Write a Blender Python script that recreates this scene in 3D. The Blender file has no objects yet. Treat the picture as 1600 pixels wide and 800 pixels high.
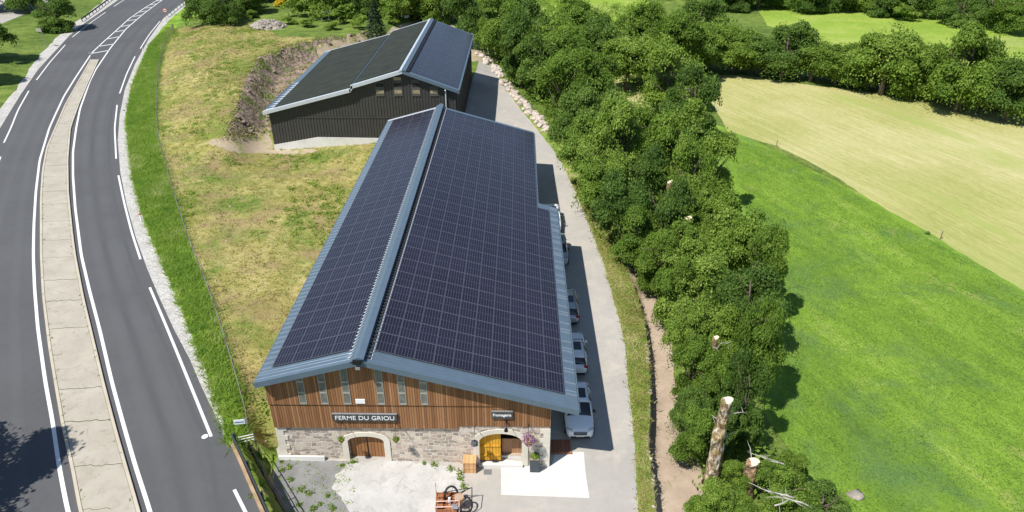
import bpy, bmesh, math, random
import numpy as np
from mathutils import Vector, Matrix, noise
from mathutils.geometry import delaunay_2d_cdt
R_ = math.radians
rng = random.Random(7)
nrg = np.random.default_rng(11)
scn = bpy.context.scene
COL = scn.collection

# ------------------------------------------------------------------ camera
F = 1100.0; PITCH = R_(29.2); YAW = R_(0.55); HC = 32.0
cam = bpy.data.cameras.new('camera'); cam.sensor_width = 36; cam.lens = 36*F/1600
cam.clip_end = 5000; cam.clip_start = 0.5
co = bpy.data.objects.new('camera', cam); COL.objects.link(co)
co.location = (0, 0, HC); co.rotation_euler = (R_(90)-PITCH, 0, YAW); scn.camera = co

def ray(px, py):
    u = (px-800)/F; v = (py-400)/F
    dx = u; dy = math.cos(PITCH)-v*math.sin(PITCH); dz = -math.sin(PITCH)-v*math.cos(PITCH)
    c, s = math.cos(YAW), math.sin(YAW)
    return (dx*c-dy*s, dx*s+dy*c, dz)
def at(px, py, z=0.0):
    r = ray(px, py); t = (z-HC)/r[2]; return (r[0]*t, r[1]*t, z)
def aty(px, py, y):
    r = ray(px, py); t = y/r[1]; return (r[0]*t, y, HC+r[2]*t)

# ------------------------------------------------------------------ world, sun
W = bpy.data.worlds.new('World'); scn.world = W; W.use_nodes = True
nt = W.node_tree; bg = nt.nodes['Background']
sky = nt.nodes.new('ShaderNodeTexSky'); sky.sky_type = 'NISHITA'; sky.sun_disc = False
SUNV = Vector((-2.5, -2.2, 5.05)).normalized()
sky.sun_elevation = math.asin(SUNV.z)
sky.sun_rotation = math.atan2(SUNV.x, SUNV.y)
sky.altitude = 900; sky.air_density = 1.0; sky.dust_density = 0.6
nt.links.new(sky.outputs[0], bg.inputs[0]); bg.inputs[1].default_value = 0.10
sl = bpy.data.lights.new('sun', 'SUN'); sl.energy = 4.6; sl.angle = R_(0.53); sl.color = (1, .96, .9)
so = bpy.data.objects.new('sun', sl); COL.objects.link(so)
so.rotation_euler = SUNV.to_track_quat('Z', 'Y').to_euler(); so.location = (0, 0, 80)
scn.view_settings.view_transform = 'Standard'; scn.view_settings.look = 'None'
scn.view_settings.exposure = 0.32; scn.view_settings.gamma = 1
scn.cycles.max_bounces = 5; scn.cycles.transparent_max_bounces = 6
scn.cycles.use_denoising = True

# ------------------------------------------------------------------ materials
class NB:
    def __init__(s, name):
        m = bpy.data.materials.new(name); m.use_nodes = True; s.m = m; s.t = m.node_tree
        s.p = s.t.nodes['Principled BSDF']; s.out = s.t.nodes['Material Output']
    def n(s, ty, ins=None, **kw):
        x = s.t.nodes.new('ShaderNode'+ty)
        for k, v in kw.items(): setattr(x, k, v)
        for k, v in (ins or {}).items(): s.set(x.inputs[k], v)
        return x
    def set(s, sock, v):
        if isinstance(v, bpy.types.NodeSocket): s.t.links.new(v, sock)
        else:
            if sock.type == 'RGBA' and len(v) == 3: v = (*v, 1)
            sock.default_value = v
    def coord(s, which='Object', scale=(1, 1, 1), rot=0.0):
        c = s.n('TexCoord').outputs[which]
        if rot: c = s.n('Mapping', {0: c, 'Rotation': (0, 0, rot)}).outputs[0]
        return s.n('Mapping', {0: c, 'Scale': scale}).outputs[0]
    def noise(s, vec, scale, detail=4, rough=.55, dist=0):
        return s.n('TexNoise', {'Vector': vec, 'Scale': scale, 'Detail': detail, 'Roughness': rough, 'Distortion': dist}).outputs['Fac']
    def ramp(s, fac, stops, interp='LINEAR'):
        r = s.n('ValToRGB', {0: fac}); e = r.color_ramp; e.interpolation = interp
        while len(e.elements) < len(stops): e.elements.new(.5)
        for el, (p, c) in zip(e.elements, stops):
            el.position = p; el.color = (*c, 1) if len(c) == 3 else c
        return r.outputs[0]
    def g(s, fac, lo, hi):   # contrast window 0..1
        return s.n('MapRange', {0: fac, 1: lo, 2: hi}).outputs[0]
    def mix(s, f, a, b, mode='MIX'):
        x = s.n('Mix', data_type='RGBA', blend_type=mode)
        s.set(x.inputs[0], f); s.set(x.inputs[6], a); s.set(x.inputs[7], b); return x.outputs[2]
    def math(s, op, a, b=0.0):
        x = s.n('Math', operation=op); s.set(x.inputs[0], a); s.set(x.inputs[1], b); return x.outputs[0]
    def fin(s, col, rough=.9, bump=None, bstr=.5, bdist=.05, spec=.3, metal=0):
        s.set(s.p.inputs['Base Color'], col); s.set(s.p.inputs['Roughness'], rough)
        s.p.inputs['Specular IOR Level'].default_value = spec; s.p.inputs['Metallic'].default_value = metal
        if bump is not None:
            b = s.n('Bump', {'Strength': bstr, 'Distance': bdist, 'Height': bump}); s.t.links.new(b.outputs[0], s.p.inputs['Normal'])
        return s.m
def plain(name, c, rough=.6, metal=0, spec=.5, var=.12, vs=3.0):
    b = NB(name); v = b.coord(); f = b.noise(v, vs, 3)
    lo = tuple(x*(1-var) for x in c); hi = tuple(min(1, x*(1+var)) for x in c)
    return b.fin(b.ramp(f, [(.3, lo), (.7, hi)]), rough, spec=spec, metal=metal)

M = {}
# grass family
def grass(name, stops, big=.06, mid=.5, fine=5.0, patch=None, patch_lo=.5, patch_hi=.62, stretch=(1, 1, 1), rot=0, bd=.12, extra=None, flecks=None, bs=.9):
    b = NB(name); v = b.coord(scale=stretch, rot=rot)
    n1 = b.noise(v, big, 3); n2 = b.noise(v, mid, 5, .65); n3 = b.noise(v, fine, 6, .75)
    f = b.math('ADD', b.math('MULTIPLY', n1, .3), b.math('ADD', b.math('MULTIPLY', n2, .4), b.math('MULTIPLY', n3, .45)))
    c = b.ramp(b.g(f, .44, .72), stops)
    if patch:
        pn = b.noise(b.coord(), patch[1], 5, .7, .4)
        c = b.mix(b.g(b.math('ADD', pn, b.math('MULTIPLY', b.math('SUBTRACT', n3, .5), .35)), patch_lo, patch_hi), c, patch[0])
    if extra:
        pn = b.noise(b.coord(rot=1.1), extra[1], 5, .7, .3)
        c = b.mix(b.g(b.math('ADD', pn, b.math('MULTIPLY', b.math('SUBTRACT', n3, .5), .35)), extra[2], extra[3]), c, extra[0])
    if flecks:
        pn = b.noise(b.coord(), 9.0, 2, .5)
        c = b.mix(b.g(pn, flecks[1], flecks[1]+.05), c, flecks[0])
    bm = b.math('ADD', n3, b.math('MULTIPLY', n2, .8))
    return b.fin(c, .95, bm, bs, bd, spec=.15)
def meadowmat(): return grass('meadow_grass', bs=.45, stops=[(0, (.095, .175, .026)), (.35, (.145, .255, .030)), (.65, (.200, .325, .036)), (1, (.34, .42, .10))], big=.06, mid=.35, fine=4.5,
                    stretch=(.35, 1.5, 1), rot=ROWROT, patch=((.11, .20, .060), .13), patch_lo=.50, patch_hi=.68,
                    extra=((.36, .36, .12), .25, .60, .76), flecks=((.45, .38, .06), .73))
M['rough'] = grass('rough_grass', [(0, (.06, .095, .022)), (.4, (.11, .17, .032)), (.7, (.18, .245, .045)), (1, (.29, .32, .10))], .08, .5, 3,
                   patch=((.27, .27, .09), .07), patch_lo=.6, patch_hi=.75)
M['verge'] = grass('verge_grass', [(0, (.13, .23, .03)), (.4, (.20, .33, .03)), (.7, (.28, .41, .04)), (1, (.40, .50, .09))], .1, .8, 6,
                   patch=((.08, .22, .06), .35), patch_lo=.5, patch_hi=.68)
M['hill'] = grass('dry_hillside_grass', [(0, (.15, .17, .035)), (.3, (.28, .27, .072)), (.6, (.41, .36, .13)), (1, (.56, .49, .23))], .12, .8, 4.5,
                  patch=((.14, .22, .035), .20), patch_lo=.47, patch_hi=.66, extra=((.33, .235, .13), .22, .49, .68), flecks=((.62, .58, .42), .745))
M['farfield'] = grass('far_pasture_grass', [(0, (.17, .27, .03)), (.5, (.25, .36, .05)), (1, (.37, .42, .10))], .02, .12, 1.2,
                      patch=((.40, .40, .15), .03), patch_lo=.55, patch_hi=.75)
M['strip'] = grass('lane_edge_grass', [(0, (.07, .15, .02)), (.4, (.15, .25, .03)), (.7, (.26, .33, .06)), (1, (.42, .42, .15))], .15, 1.0, 6,
                   patch=((.42, .37, .17), .5), patch_lo=.5, patch_hi=.68)
def mown():
    b = NB('mown_hay_field'); ang = R_(0)
    v1 = b.coord(scale=(.07, 1.5, 1), rot=ROWROT); v2 = b.coord(scale=(.8, 4.0, 1), rot=ROWROT); v3 = b.coord()
    n0 = b.noise(v3, .05, 4); n1 = b.noise(v1, 1.2, 4, .6, .3); n2 = b.noise(v2, 1.3, 4, .7)
    f = b.math('ADD', b.math('MULTIPLY', n0, .45), b.math('ADD', b.math('MULTIPLY', n1, .28), b.math('MULTIPLY', n2, .42)))
    c = b.ramp(b.g(f, .40, .78), [(0, (.27, .30, .085)), (.35, (.38, .375, .135)), (.65, (.48, .45, .21)), (1, (.60, .55, .32))])
    g = b.g(b.noise(b.coord(scale=(.35, 1, 1), rot=ROWROT), .12, 4), .56, .72)
    c = b.mix(g, c, (.33, .38, .11))
    return b.fin(c, .95, b.math('ADD', n2, n1), .6, .1, spec=.1)
def asphalt(name, c0, c1, big=.25, patches=None, tracks=None):
    b = NB(name); v = b.coord(); n = b.noise(v, big, 4); n3 = b.noise(v, 25, 3, .8); n2 = b.noise(v, 2.2, 5, .7)
    f = b.math('ADD', b.math('MULTIPLY', n, .45), b.math('ADD', b.math('MULTIPLY', n3, .3), b.math('MULTIPLY', n2, .25)))
    c = b.ramp(b.g(f, .35, .65), [(0, c0), (1, c1)])
    if patches: c = b.mix(b.g(b.noise(v, patches[1], 5, .7, .5), patches[2], patches[3]), c, patches[0])
    if tracks:
        u_ = b.n('SeparateXYZ', {0: b.n('UVMap').outputs[0]}).outputs[0]
        e = b.math('MULTIPLY', b.math('MULTIPLY', u_, b.math('SUBTRACT', 1.0, u_)), 4.0)
        c = b.mix(b.math('MULTIPLY', e, b.g(n, .3, .6)), c, tracks)
    return b.fin(c, .85, n3, .25, .02, spec=.35)
M['roadtrack'] = asphalt('polished_wheel_track', (.080, .081, .083), (.110, .112, .115), .12, tracks=(.106, .108, .110))
M['roaddark'] = asphalt('oily_lane_centre', (.080, .081, .083), (.110, .112, .115), .12, tracks=(.084, .084, .087))
M['road'] = asphalt('road_asphalt', (.080, .081, .083), (.110, .112, .115), .12)
M['lane'] = asphalt('driveway_tarmac', (.34, .32, .285), (.46, .435, .395), .12, ((.50, .45, .38), .35, .50, .70))
M['yardgravel'] = asphalt('grey_gravel', (.16, .16, .155), (.29, .285, .28), .8, ((.17, .22, .08), .9, .60, .75))
def gravel(name, c0, c1, c2):
    b = NB(name); v = b.coord(); vo = b.n('TexVoronoi', {'Vector': v, 'Scale': 7}); n = b.noise(v, .5, 5, .7)
    c = b.ramp(b.math('ADD', b.math('MULTIPLY', n, .6), b.math('MULTIPLY', b.n('SeparateColor', {0: vo.outputs['Color']}).outputs[0], .4)), [(.2, c0), (.5, c1), (.8, c2)])
    return b.fin(c, .95, vo.outputs['Distance'], .8, .05, spec=.2)
M['shoulder'] = gravel('shoulder_gravel', (.33, .315, .285), (.47, .455, .42), (.62, .60, .565))
M['dirt'] = asphalt('bare_dirt', (.33, .25, .18), (.50, .40, .30), .5, ((.22, .19, .09), .8, .60, .72))
M['tan'] = asphalt('tan_dirt', (.35, .27, .18), (.47, .38, .27), .4, ((.27, .28, .09), .6, .50, .62))
def bankm():
    b = NB('rocky_earth'); v = b.coord(); n = b.noise(v, .5, 6, .7); vo = b.n('TexVoronoi', {'Vector': v, 'Scale': 1.6, 'Randomness': 1.0})
    n2 = b.noise(v, 3, 6, .75)
    f = b.math('ADD', b.math('MULTIPLY', n, .55), b.math('MULTIPLY', n2, .5))
    c = b.ramp(b.g(f, .36, .68), [(0, (.11, .09, .06)), (.35, (.23, .18, .13)), (.6, (.37, .28, .22)), (.8, (.50, .37, .25)), (1, (.6, .50, .40))])
    c = b.mix(b.g(b.noise(v, .35, 5, .7), .50, .62), c, (.16, .22, .05))
    return b.fin(c, .95, b.math('ADD', n2, vo.outputs['Distance']), 1.0, .3, spec=.1)
M['bank'] = bankm()
def concrete(name, c0, c1, stain=(.3, .27, .22), lo=.62, hi=.85):
    b = NB(name); v = b.coord(); n = b.noise(v, .6, 5, .6); n2 = b.noise(v, 14, 3, .7)
    c = b.ramp(b.g(b.math('ADD', b.math('MULTIPLY', n, .65), b.math('MULTIPLY', n2, .35)), .35, .65), [(0, c0), (1, c1)])
    c = b.mix(b.g(b.noise(v, 1.8, 6, .75, .8), lo, hi), c, stain)
    return b.fin(c, .85, n2, .2, .02, spec=.3)
M['apron'] = concrete('pale_concrete', (.43, .42, .395), (.58, .57, .54), (.33, .31, .28), .50, .74)
M['pad'] = concrete('white_concrete', (.60, .585, .545), (.70, .685, .645), (.6, .57, .5), .58, .85)
M['median'] = concrete('beige_concrete', (.37, .335, .27), (.48, .44, .365), (.28, .25, .20), .54, .74)
M['kerb'] = concrete('kerb_concrete', (.46, .40, .31), (.56, .50, .40))
M['crack'] = plain('weedy_joint', (.09, .10, .04), .95)
def paint():
    b = NB('white_road_paint'); v = b.coord(); n = b.noise(v, 6, 5, .7)
    return b.fin(b.ramp(n, [(.3, (.62, .62, .61)), (.6, (.80, .80, .79))]), .6)
M['paint'] = paint()
M['plaster'] = concrete('pale_plinth', (.62, .61, .57), (.78, .77, .73))
def stone(name, off=0.0, tint=(1, 1, 1), mort=(.55, .50, .43)):
    b = NB(name); c = b.n('TexCoord').outputs['Object']
    sp = b.n('SeparateXYZ', {0: c}); x = b.math('ADD', sp.outputs[0], sp.outputs[1])
    nz = b.n('TexNoise', {'Vector': c, 'Scale': 1.3, 'Detail': 3}).outputs['Color']
    cb = b.n('CombineXYZ', {0: x, 1: sp.outputs[2], 2: off}).outputs[0]
    vv = b.n('VectorMath', {0: b.n('VectorMath', {0: nz, 1: (.5, .5, .5)}, operation='SUBTRACT').outputs[0], 'Scale': .62}, operation='SCALE').outputs[0]
    cb = b.n('VectorMath', {0: cb, 1: vv}, operation='ADD').outputs[0]
    br = b.n('TexBrick', {'Vector': cb, 'Scale': 1.0, 'Mortar Size': .028, 'Mortar Smooth': .3, 'Bias': 0, 'Brick Width': .46, 'Row Height': .25,
                          'Color1': (0, 0, 0, 1), 'Color2': (1, 1, 1, 1), 'Mortar': (0, 0, 0, 1)}, offset=.45, squash=.7, squash_frequency=3)
    n2 = b.noise(c, 6, 5, .7); n4 = b.noise(c, 1.1, 3)
    f = b.math('ADD', b.math('MULTIPLY', b.n('SeparateColor', {0: br.outputs[0]}).outputs[0], .55), b.math('MULTIPLY', b.math('ADD', n2, n4), .25))
    t = tint
    col = b.ramp(f, [(.15, (.17*t[0], .15*t[1], .135*t[2])), (.4, (.28*t[0], .235*t[1], .205*t[2])), (.6, (.38*t[0], .31*t[1], .265*t[2])), (.8, (.47*t[0], .42*t[1], .36*t[2]))])
    mm = b.g(b.math('ADD', br.outputs[1], b.math('MULTIPLY', b.g(b.noise(c, 2.1, 4, .7), .48, .75), .7)), .35, .8)
    col = b.mix(mm, col, mort)
    return b.fin(col, .95, b.math('SUBTRACT', b.math('MULTIPLY', n2, .5), br.outputs[1]), .8, .05, spec=.2)
M['stone'] = stone('rubble_stone_wall', 0.0, (1.4, 1.36, 1.28), (.66, .62, .54))
M['stone2'] = stone('pale_rubble_stone_wall', 3.0, (1.5, 1.45, 1.4), (.70, .66, .58))
M['ashlar'] = concrete('dressed_stone', (.62, .57, .48), (.74, .69, .59), (.50, .44, .33), .55, .8)
def boards(name, cols, w=.145, axis=0, rough=.8, gap=.07):
    b = NB(name); c = b.n('TexCoord').outputs['Object']; sp = b.n('SeparateXYZ', {0: c})
    x = b.math('DIVIDE', sp.outputs[axis] if axis < 2 else b.math('ADD', sp.outputs[0], sp.outputs[1]), w)
    idx = b.math('FLOOR', x); fr = b.math('FRACT', x)
    wn = b.n('TexWhiteNoise', {'W': idx}, noise_dimensions='1D').outputs[0]
    cz = b.n('CombineXYZ', {0: b.math('MULTIPLY', sp.outputs[0], 9.0), 1: b.math('MULTIPLY', idx, 3.7), 2: b.math('MULTIPLY', sp.outputs[2], .8)}).outputs[0]
    n = b.noise(cz, 1.5, 5, .7); nb = b.noise(c, .45, 3)
    f = b.math('ADD', b.math('MULTIPLY', wn, .5), b.math('ADD', b.math('MULTIPLY', n, .35), b.math('MULTIPLY', nb, .3)))
    col = b.ramp(b.g(f, .2, .95), cols)
    edge = b.math('MINIMUM', fr, b.math('SUBTRACT', 1.0, fr))
    gm = b.g(edge, gap, gap*.4)
    col = b.mix(gm, col, tuple(.35*k for k in cols[0][1]))
    return b.fin(col, rough, b.math('MINIMUM', b.math('MULTIPLY', edge, 6), 1.0), .6, .03, spec=.25)
M['timber'] = boards('brown_timber_cladding', [(0, (.175, .080, .036)), (.4, (.275, .130, .058)), (.75, (.36, .185, .088)), (1, (.46, .28, .155))])
M['doorwood'] = boards('brown_door_boards', [(0, (.20, .085, .03)), (.5, (.30, .14, .055)), (1, (.40, .21, .10))], .2)
M['ochrewood'] = boards('ochre_door_boards', [(0, (.56, .27, .02)), (.5, (.68, .35, .03)), (1, (.74, .42, .06))], .18)
M['slatwood'] = boards('pale_slat_wood', [(0, (.42, .22, .11)), (.5, (.55, .31, .17)), (1, (.66, .42, .26))], .1)
M['crate'] = boards('light_crate_wood', [(0, (.55, .30, .13)), (.5, (.66, .38, .18)), (1, (.75, .47, .25))], .25, gap=.02)
M['cartwood'] = boards('reddish_cart_wood', [(0, (.30, .11, .045)), (.5, (.42, .18, .08)), (1, (.55, .27, .14))], .22, gap=.03)
M['hatch'] = boards('rust_brown_boards', [(0, (.22, .09, .05)), (.5, (.30, .13, .075)), (1, (.36, .18, .11))], .25, gap=.03)
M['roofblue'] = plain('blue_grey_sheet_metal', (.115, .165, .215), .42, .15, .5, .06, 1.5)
M['rooflight'] = plain('pale_and_lit_metal', (.56, .60, .64), .35, .2, .5, .06)  # pale metal parts; on ridge caps it paints the sunlit side
M['riblight'] = plain('rib_glint_metal', (.27, .32, .37), .3, .3, .6, .06)  # paler ribs paint the white glints along the eaves
M['siding'] = plain('dark_grey_siding', (.060, .058, .054), .6, .1, .4, .10, 1.0)
M['dark'] = plain('dark_pane_and_shade', (.02, .02, .02), .9)  # near-black: dark panes, and shade painted inside the barn and under ridges
M['grille'] = plain('galvanised_grating', (.16, .16, .165), .6, .4)
M['rearframe'] = plain('dark_window_band', (.085, .08, .07), .6)
M['polyyellow'] = plain('yellowed_sheet', (.30, .26, .16), .5, var=.3)
M['poly'] = plain('grey_polycarbonate', (.16, .165, .145), .35, 0, .5, .25, 4)
M['polyframe'] = plain('light_window_frame', (.36, .34, .29), .5)
M['signdark'] = plain('charcoal_sign_board', (.055, .058, .06), .5)
M['white'] = plain('white_lettering', (.85, .85, .85), .5, var=.02)
M['blackiron'] = plain('black_iron', (.015, .015, .017), .5, .3)
M['greyrail'] = plain('dark_guard_rail', (.06, .065, .075), .45, .5)
M['galv'] = plain('galvanised_steel', (.45, .47, .49), .4, .6)
M['blue'] = plain('sign_blue', (.03, .12, .45), .4)
M['red'] = plain('sign_red', (.65, .04, .04), .4)
M['planter'] = plain('grey_planter', (.055, .065, .075), .6)
M['postwood'] = plain('weathered_post_wood', (.23, .19, .14), .9, var=.3)
M['salmon'] = plain('salmon_painted_rail', (.72, .48, .40), .5)
M['rock'] = plain('pale_boulder', (.50, .43, .37), .9, var=.3, vs=2)
M['rockbank'] = plain('brown_bank_rock', (.27, .21, .17), .95, var=.35, vs=2)
M['rock2'] = plain('grey_brown_rubble', (.33, .29, .24), .95, var=.35, vs=2)
M['rockpink'] = plain('pinkish_rubble', (.55, .45, .41), .95, var=.3, vs=2)
M['kerbwood'] = plain('orange_sandstone_kerb', (.36, .25, .15), .9, var=.25, vs=1.5)
M['bark'] = plain('tree_bark', (.13, .10, .075), .95, var=.4, vs=6)
M['brownbark'] = plain('peeling_brown_bark', (.30, .19, .11), .95, var=.5, vs=5)
M['cutwood'] = plain('fresh_cut_wood', (.80, .68, .48), .8, var=.08)
M['deadwood'] = plain('bleached_dead_wood', (.44, .41, .36), .8, var=.15)
def mossbark():
    b = NB('flaking_mossy_bark'); v = b.coord(scale=(1, 1, .5)); n = b.noise(v, 3.5, 5, .7, .3); n2 = b.noise(b.coord(), 1.2, 4, .7)
    c = b.ramp(n, [(.42, (.15, .10, .055)), (.5, (.32, .24, .15)), (.56, (.62, .55, .46)), (.7, (.70, .64, .57))], 'LINEAR')
    c = b.mix(b.g(n2, .50, .62), c, (.24, .17, .04))
    return b.fin(c, .95, n, .9, .08, spec=.15)
M['mossbark'] = mossbark()
def leaf(name, stops, tr=.42, objvar=.5):
    b = NB(name)
    at_ = b.n('Attribute', attribute_name='rnd').outputs['Fac']
    oi = b.n('ObjectInfo').outputs['Random']
    cl = b.noise(b.coord('Object'), .55, 2)
    f = b.math('ADD', b.math('MULTIPLY', at_, .5), b.math('ADD', b.math('MULTIPLY', oi, .28*objvar*2), b.math('MULTIPLY', cl, .35)))
    c = b.ramp(b.g(f, .2, .95), stops)
    b.fin(c, .65, spec=.3)
    t = b.n('BsdfTranslucent', {0: b.mix(.5, c, (.22, .34, .03))})
    mx = b.n('MixShader', {0: tr, 1: b.p.outputs[0], 2: t.outputs[0]})
    b.t.links.new(mx.outputs[0], b.out.inputs[0]); return b.m
M['leaf'] = leaf('broad_green_leaves', [(0, (.085, .15, .018)), (.4, (.165, .275, .036)), (.75, (.265, .395, .056)), (1, (.44, .54, .14))])
M['leafdark'] = leaf('dark_green_leaves', [(0, (.065, .125, .022)), (.5, (.125, .22, .038)), (1, (.25, .37, .07))])
M['leaflight'] = leaf('fresh_green_leaves', [(0, (.13, .22, .03)), (.5, (.23, .35, .045)), (1, (.34, .47, .09))])
M['needle'] = leaf('spruce_needles', [(0, (.016, .038, .014)), (.6, (.035, .070, .024)), (1, (.065, .11, .03))], .1)
M['broom'] = leaf('yellow_broom_flowers', [(0, (.30, .30, .02)), (.5, (.70, .50, .02)), (1, (.80, .62, .03))], .2)
M['flower'] = leaf('pink_purple_petals', [(0, (.42, .12, .40)), (.5, (.65, .30, .62)), (1, (.85, .62, .82))], .2)
M['violet'] = leaf('dark_violet_petals', [(0, (.06, .03, .16)), (.6, (.14, .07, .32)), (1, (.3, .2, .5))], .2)
M['tuft'] = leaf('grass_blades', [(0, (.12, .25, .06)), (.35, (.22, .38, .06)), (.7, (.33, .47, .07)), (1, (.55, .60, .25))], .5)
M['drytuft'] = leaf('dry_grass_blades', [(0, (.14, .18, .03)), (.35, (.30, .28, .08)), (.7, (.46, .41, .16)), (1, (.64, .58, .30))], .3)
M['meadowtuft'] = leaf('meadow_grass_blades', [(0, (.08, .16, .035)), (.4, (.14, .245, .038)), (.8, (.22, .33, .05)), (1, (.42, .44, .17))], .4)
def panelmat():
    b = NB('solar_cells'); uv = b.n('UVMap').outputs[0]; sp = b.n('SeparateXYZ', {0: uv})
    def line(o, n, w):
        fr = b.math('FRACT', b.math('MULTIPLY', o, n)); e = b.math('MINIMUM', fr, b.math('SUBTRACT', 1.0, fr))
        return b.math('LESS_THAN', e, w*n)
    cx = line(sp.outputs[0], 6.0, .012); cy = line(sp.outputs[1], 2.0, .0075)
    bb = line(sp.outputs[0], 36.0, .0012); cz = line(sp.outputs[1], 20.0, .0016)
    m1 = b.math('MAXIMUM', b.math('MULTIPLY', cx, .75), b.math('MULTIPLY', cy, .8))
    m2 = b.math('MAXIMUM', b.math('MULTIPLY', bb, .25), b.math('MULTIPLY', cz, .3))
    m = b.math('MAXIMUM', m1, m2)
    c = b.mix(m, b.ramp(b.noise(b.coord(), .35, 3), [(.3, (.010, .010, .020)), (.7, (.016, .016, .031))]), (.105, .105, .135))
    b.fin(c, .24, spec=.32); return b.m
M['cells'] = panelmat()
M['pframe'] = plain('panel_frame_aluminium', (.135, .14, .165), .5, .3)
M['darkcells'] = plain('dark_solar_laminate', (.030, .034, .024), .65, 0, .25, .25, .6)
M['carwhite'] = plain('white_car_paint', (.93, .94, .95), .22, 0, .6, .01)
M['carsilver'] = plain('silver_car_paint', (.50, .52, .54), .28, .4, .6, .01)
M['cardkblue'] = plain('pale_blue_car_paint', (.40, .46, .50), .25, .3, .6, .01)
M['glass'] = plain('car_glass', (.008, .010, .013), .08, 0, .8, .02)
M['tyre'] = plain('tyre_rubber', (.02, .02, .02), .8)
M['rim'] = plain('alloy_rim', (.45, .45, .47), .3, .8)
M['blackplastic'] = plain('black_plastic', (.02, .02, .022), .5)
M['lamp'] = plain('headlamp_glass', (.6, .62, .65), .1, 0, .8)
M['tail'] = plain('tail_lamp_red', (.45, .02, .02), .2)
M['terracotta'] = plain('wicker_brown', (.30, .17, .08), .9)

# ------------------------------------------------------------------ mesh helpers
class MB:
    def __init__(s): s.v = []; s.f = []; s.m = []; s.mats = []
    def mi(s, m):
        if m not in s.mats: s.mats.append(m)
        return s.mats.index(m)
    def add(s, vs, fs, m):
        o = len(s.v); s.v += [tuple(p) for p in vs]; k = s.mi(m)
        for f in fs: s.f.append(tuple(i+o for i in f)); s.m.append(k)
    def box(s, a, b, m, rz=0.0, piv=None, top=(1, 1)):
        x0, y0, z0 = a; x1, y1, z1 = b; cx, cy = (x0+x1)/2, (y0+y1)/2
        vs = []
        for z, sx, sy in ((z0, 1, 1), (z1, top[0], top[1])):
            for x, y in ((x0, y0), (x1, y0), (x1, y1), (x0, y1)):
                vs.append([cx+(x-cx)*sx, cy+(y-cy)*sy, z])
        if rz:
            p = piv or (cx, cy); c, n = math.cos(rz), math.sin(rz)
            for q in vs: q[0], q[1] = p[0]+(q[0]-p[0])*c-(q[1]-p[1])*n, p[1]+(q[0]-p[0])*n+(q[1]-p[1])*c
        s.add(vs, [(3, 2, 1, 0), (4, 5, 6, 7), (0, 1, 5, 4), (1, 2, 6, 5), (2, 3, 7, 6), (3, 0, 4, 7)], m)
    def tube(s, pts, rad, m, seg=8, cap=True):
        pts = [Vector(p) for p in pts]; n = len(pts)
        if not hasattr(rad, '__len__'): rad = [rad]*n
        rings = []; ref = None
        for i, p in enumerate(pts):
            d = (pts[min(i+1, n-1)]-pts[max(i-1, 0)]).normalized()
            if ref is None: ref = Vector((0, 0, 1)) if abs(d.z) < .9 else Vector((1, 0, 0))
            a = d.cross(ref).normalized(); bb = d.cross(a).normalized(); ref = ref if abs(d.dot(ref)) < .95 else a
            rings.append([p+(a*math.cos(t)+bb*math.sin(t))*rad[i] for t in [2*math.pi*k/seg for k in range(seg)]])
        vs = [q for r in rings for q in r]; fs = []
        for i in range(n-1):
            for k in range(seg):
                k2 = (k+1) % seg; fs.append((i*seg+k, i*seg+k2, (i+1)*seg+k2, (i+1)*seg+k))
        if cap: fs += [tuple(range(seg-1, -1, -1)), tuple((n-1)*seg+k for k in range(seg))]
        s.add(vs, fs, m)
    def prism(s, poly, lo, hi, m, axis='z'):  # poly 2d extruded along an axis
        n = len(poly)
        def P(a, b, t): return {'z': (a, b, t), 'y': (a, t, b), 'x': (t, a, b)}[axis]
        vs = [P(a, b, lo) for a, b in poly]+[P(a, b, hi) for a, b in poly]
        s.add(vs, [tuple(range(n-1, -1, -1)), tuple(range(n, 2*n))]+[(i, (i+1) % n, n+(i+1) % n, n+i) for i in range(n)], m)
    def blob(s, c, r, m, seed=0, rough=.25, sub=2, squash=.8):
        bm = bmesh.new(); bmesh.ops.create_icosphere(bm, subdivisions=sub, radius=1)
        o = Vector((seed*3.1, seed*1.7, seed*.3))
        vs = []
        for v in bm.verts:
            k = 1+rough*noise.noise(v.co*1.6+o)*2; vs.append((c[0]+v.co.x*r*k, c[1]+v.co.y*r*k*.9, c[2]+v.co.z*r*k*squash))
        s.add(vs, [[v.index for v in f.verts] for f in bm.faces], m); bm.free()
    def build(s, name, parent=None, smooth=False, loc=None, uv=None):
        me = bpy.data.meshes.new(name); me.from_pydata(s.v, [], s.f)
        for m in s.mats: me.materials.append(M[m] if isinstance(m, str) else m)
        me.polygons.foreach_set('material_index', s.m)
        if smooth: me.polygons.foreach_set('use_smooth', [True]*len(me.polygons))
        if uv:
            l = me.uv_layers.new(name='UVMap'); l.data.foreach_set('uv', uv)
        me.update()
        bm = bmesh.new(); bm.from_mesh(me); bmesh.ops.recalc_face_normals(bm, faces=bm.faces); bm.to_mesh(me); bm.free()
        o = bpy.data.objects.new(name, me); COL.objects.link(o)
        if parent: o.parent = parent
        if loc: o.location = loc
        return o
def tag(o, label=None, cat=None, group=None, kind=None):
    if label: o['label'] = label
    if cat: o['category'] = cat
    if group: o['group'] = group
    if kind: o['kind'] = kind
    return o
def empty(name, loc, label, cat, group=None, rz=0):
    o = bpy.data.objects.new(name, None); COL.objects.link(o); o.location = loc; o.rotation_euler = (0, 0, rz); o.empty_display_size = .3
    return tag(o, label, cat, group)
ORD = ['first', 'second', 'third', 'fourth', 'fifth', 'sixth', 'seventh', 'eighth', 'ninth', 'tenth', 'eleventh', 'twelfth', 'thirteenth', 'fourteenth', 'fifteenth', 'sixteenth', 'seventeenth', 'eighteenth', 'nineteenth', 'twentieth', 'twenty-first', 'twenty-second']

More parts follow.
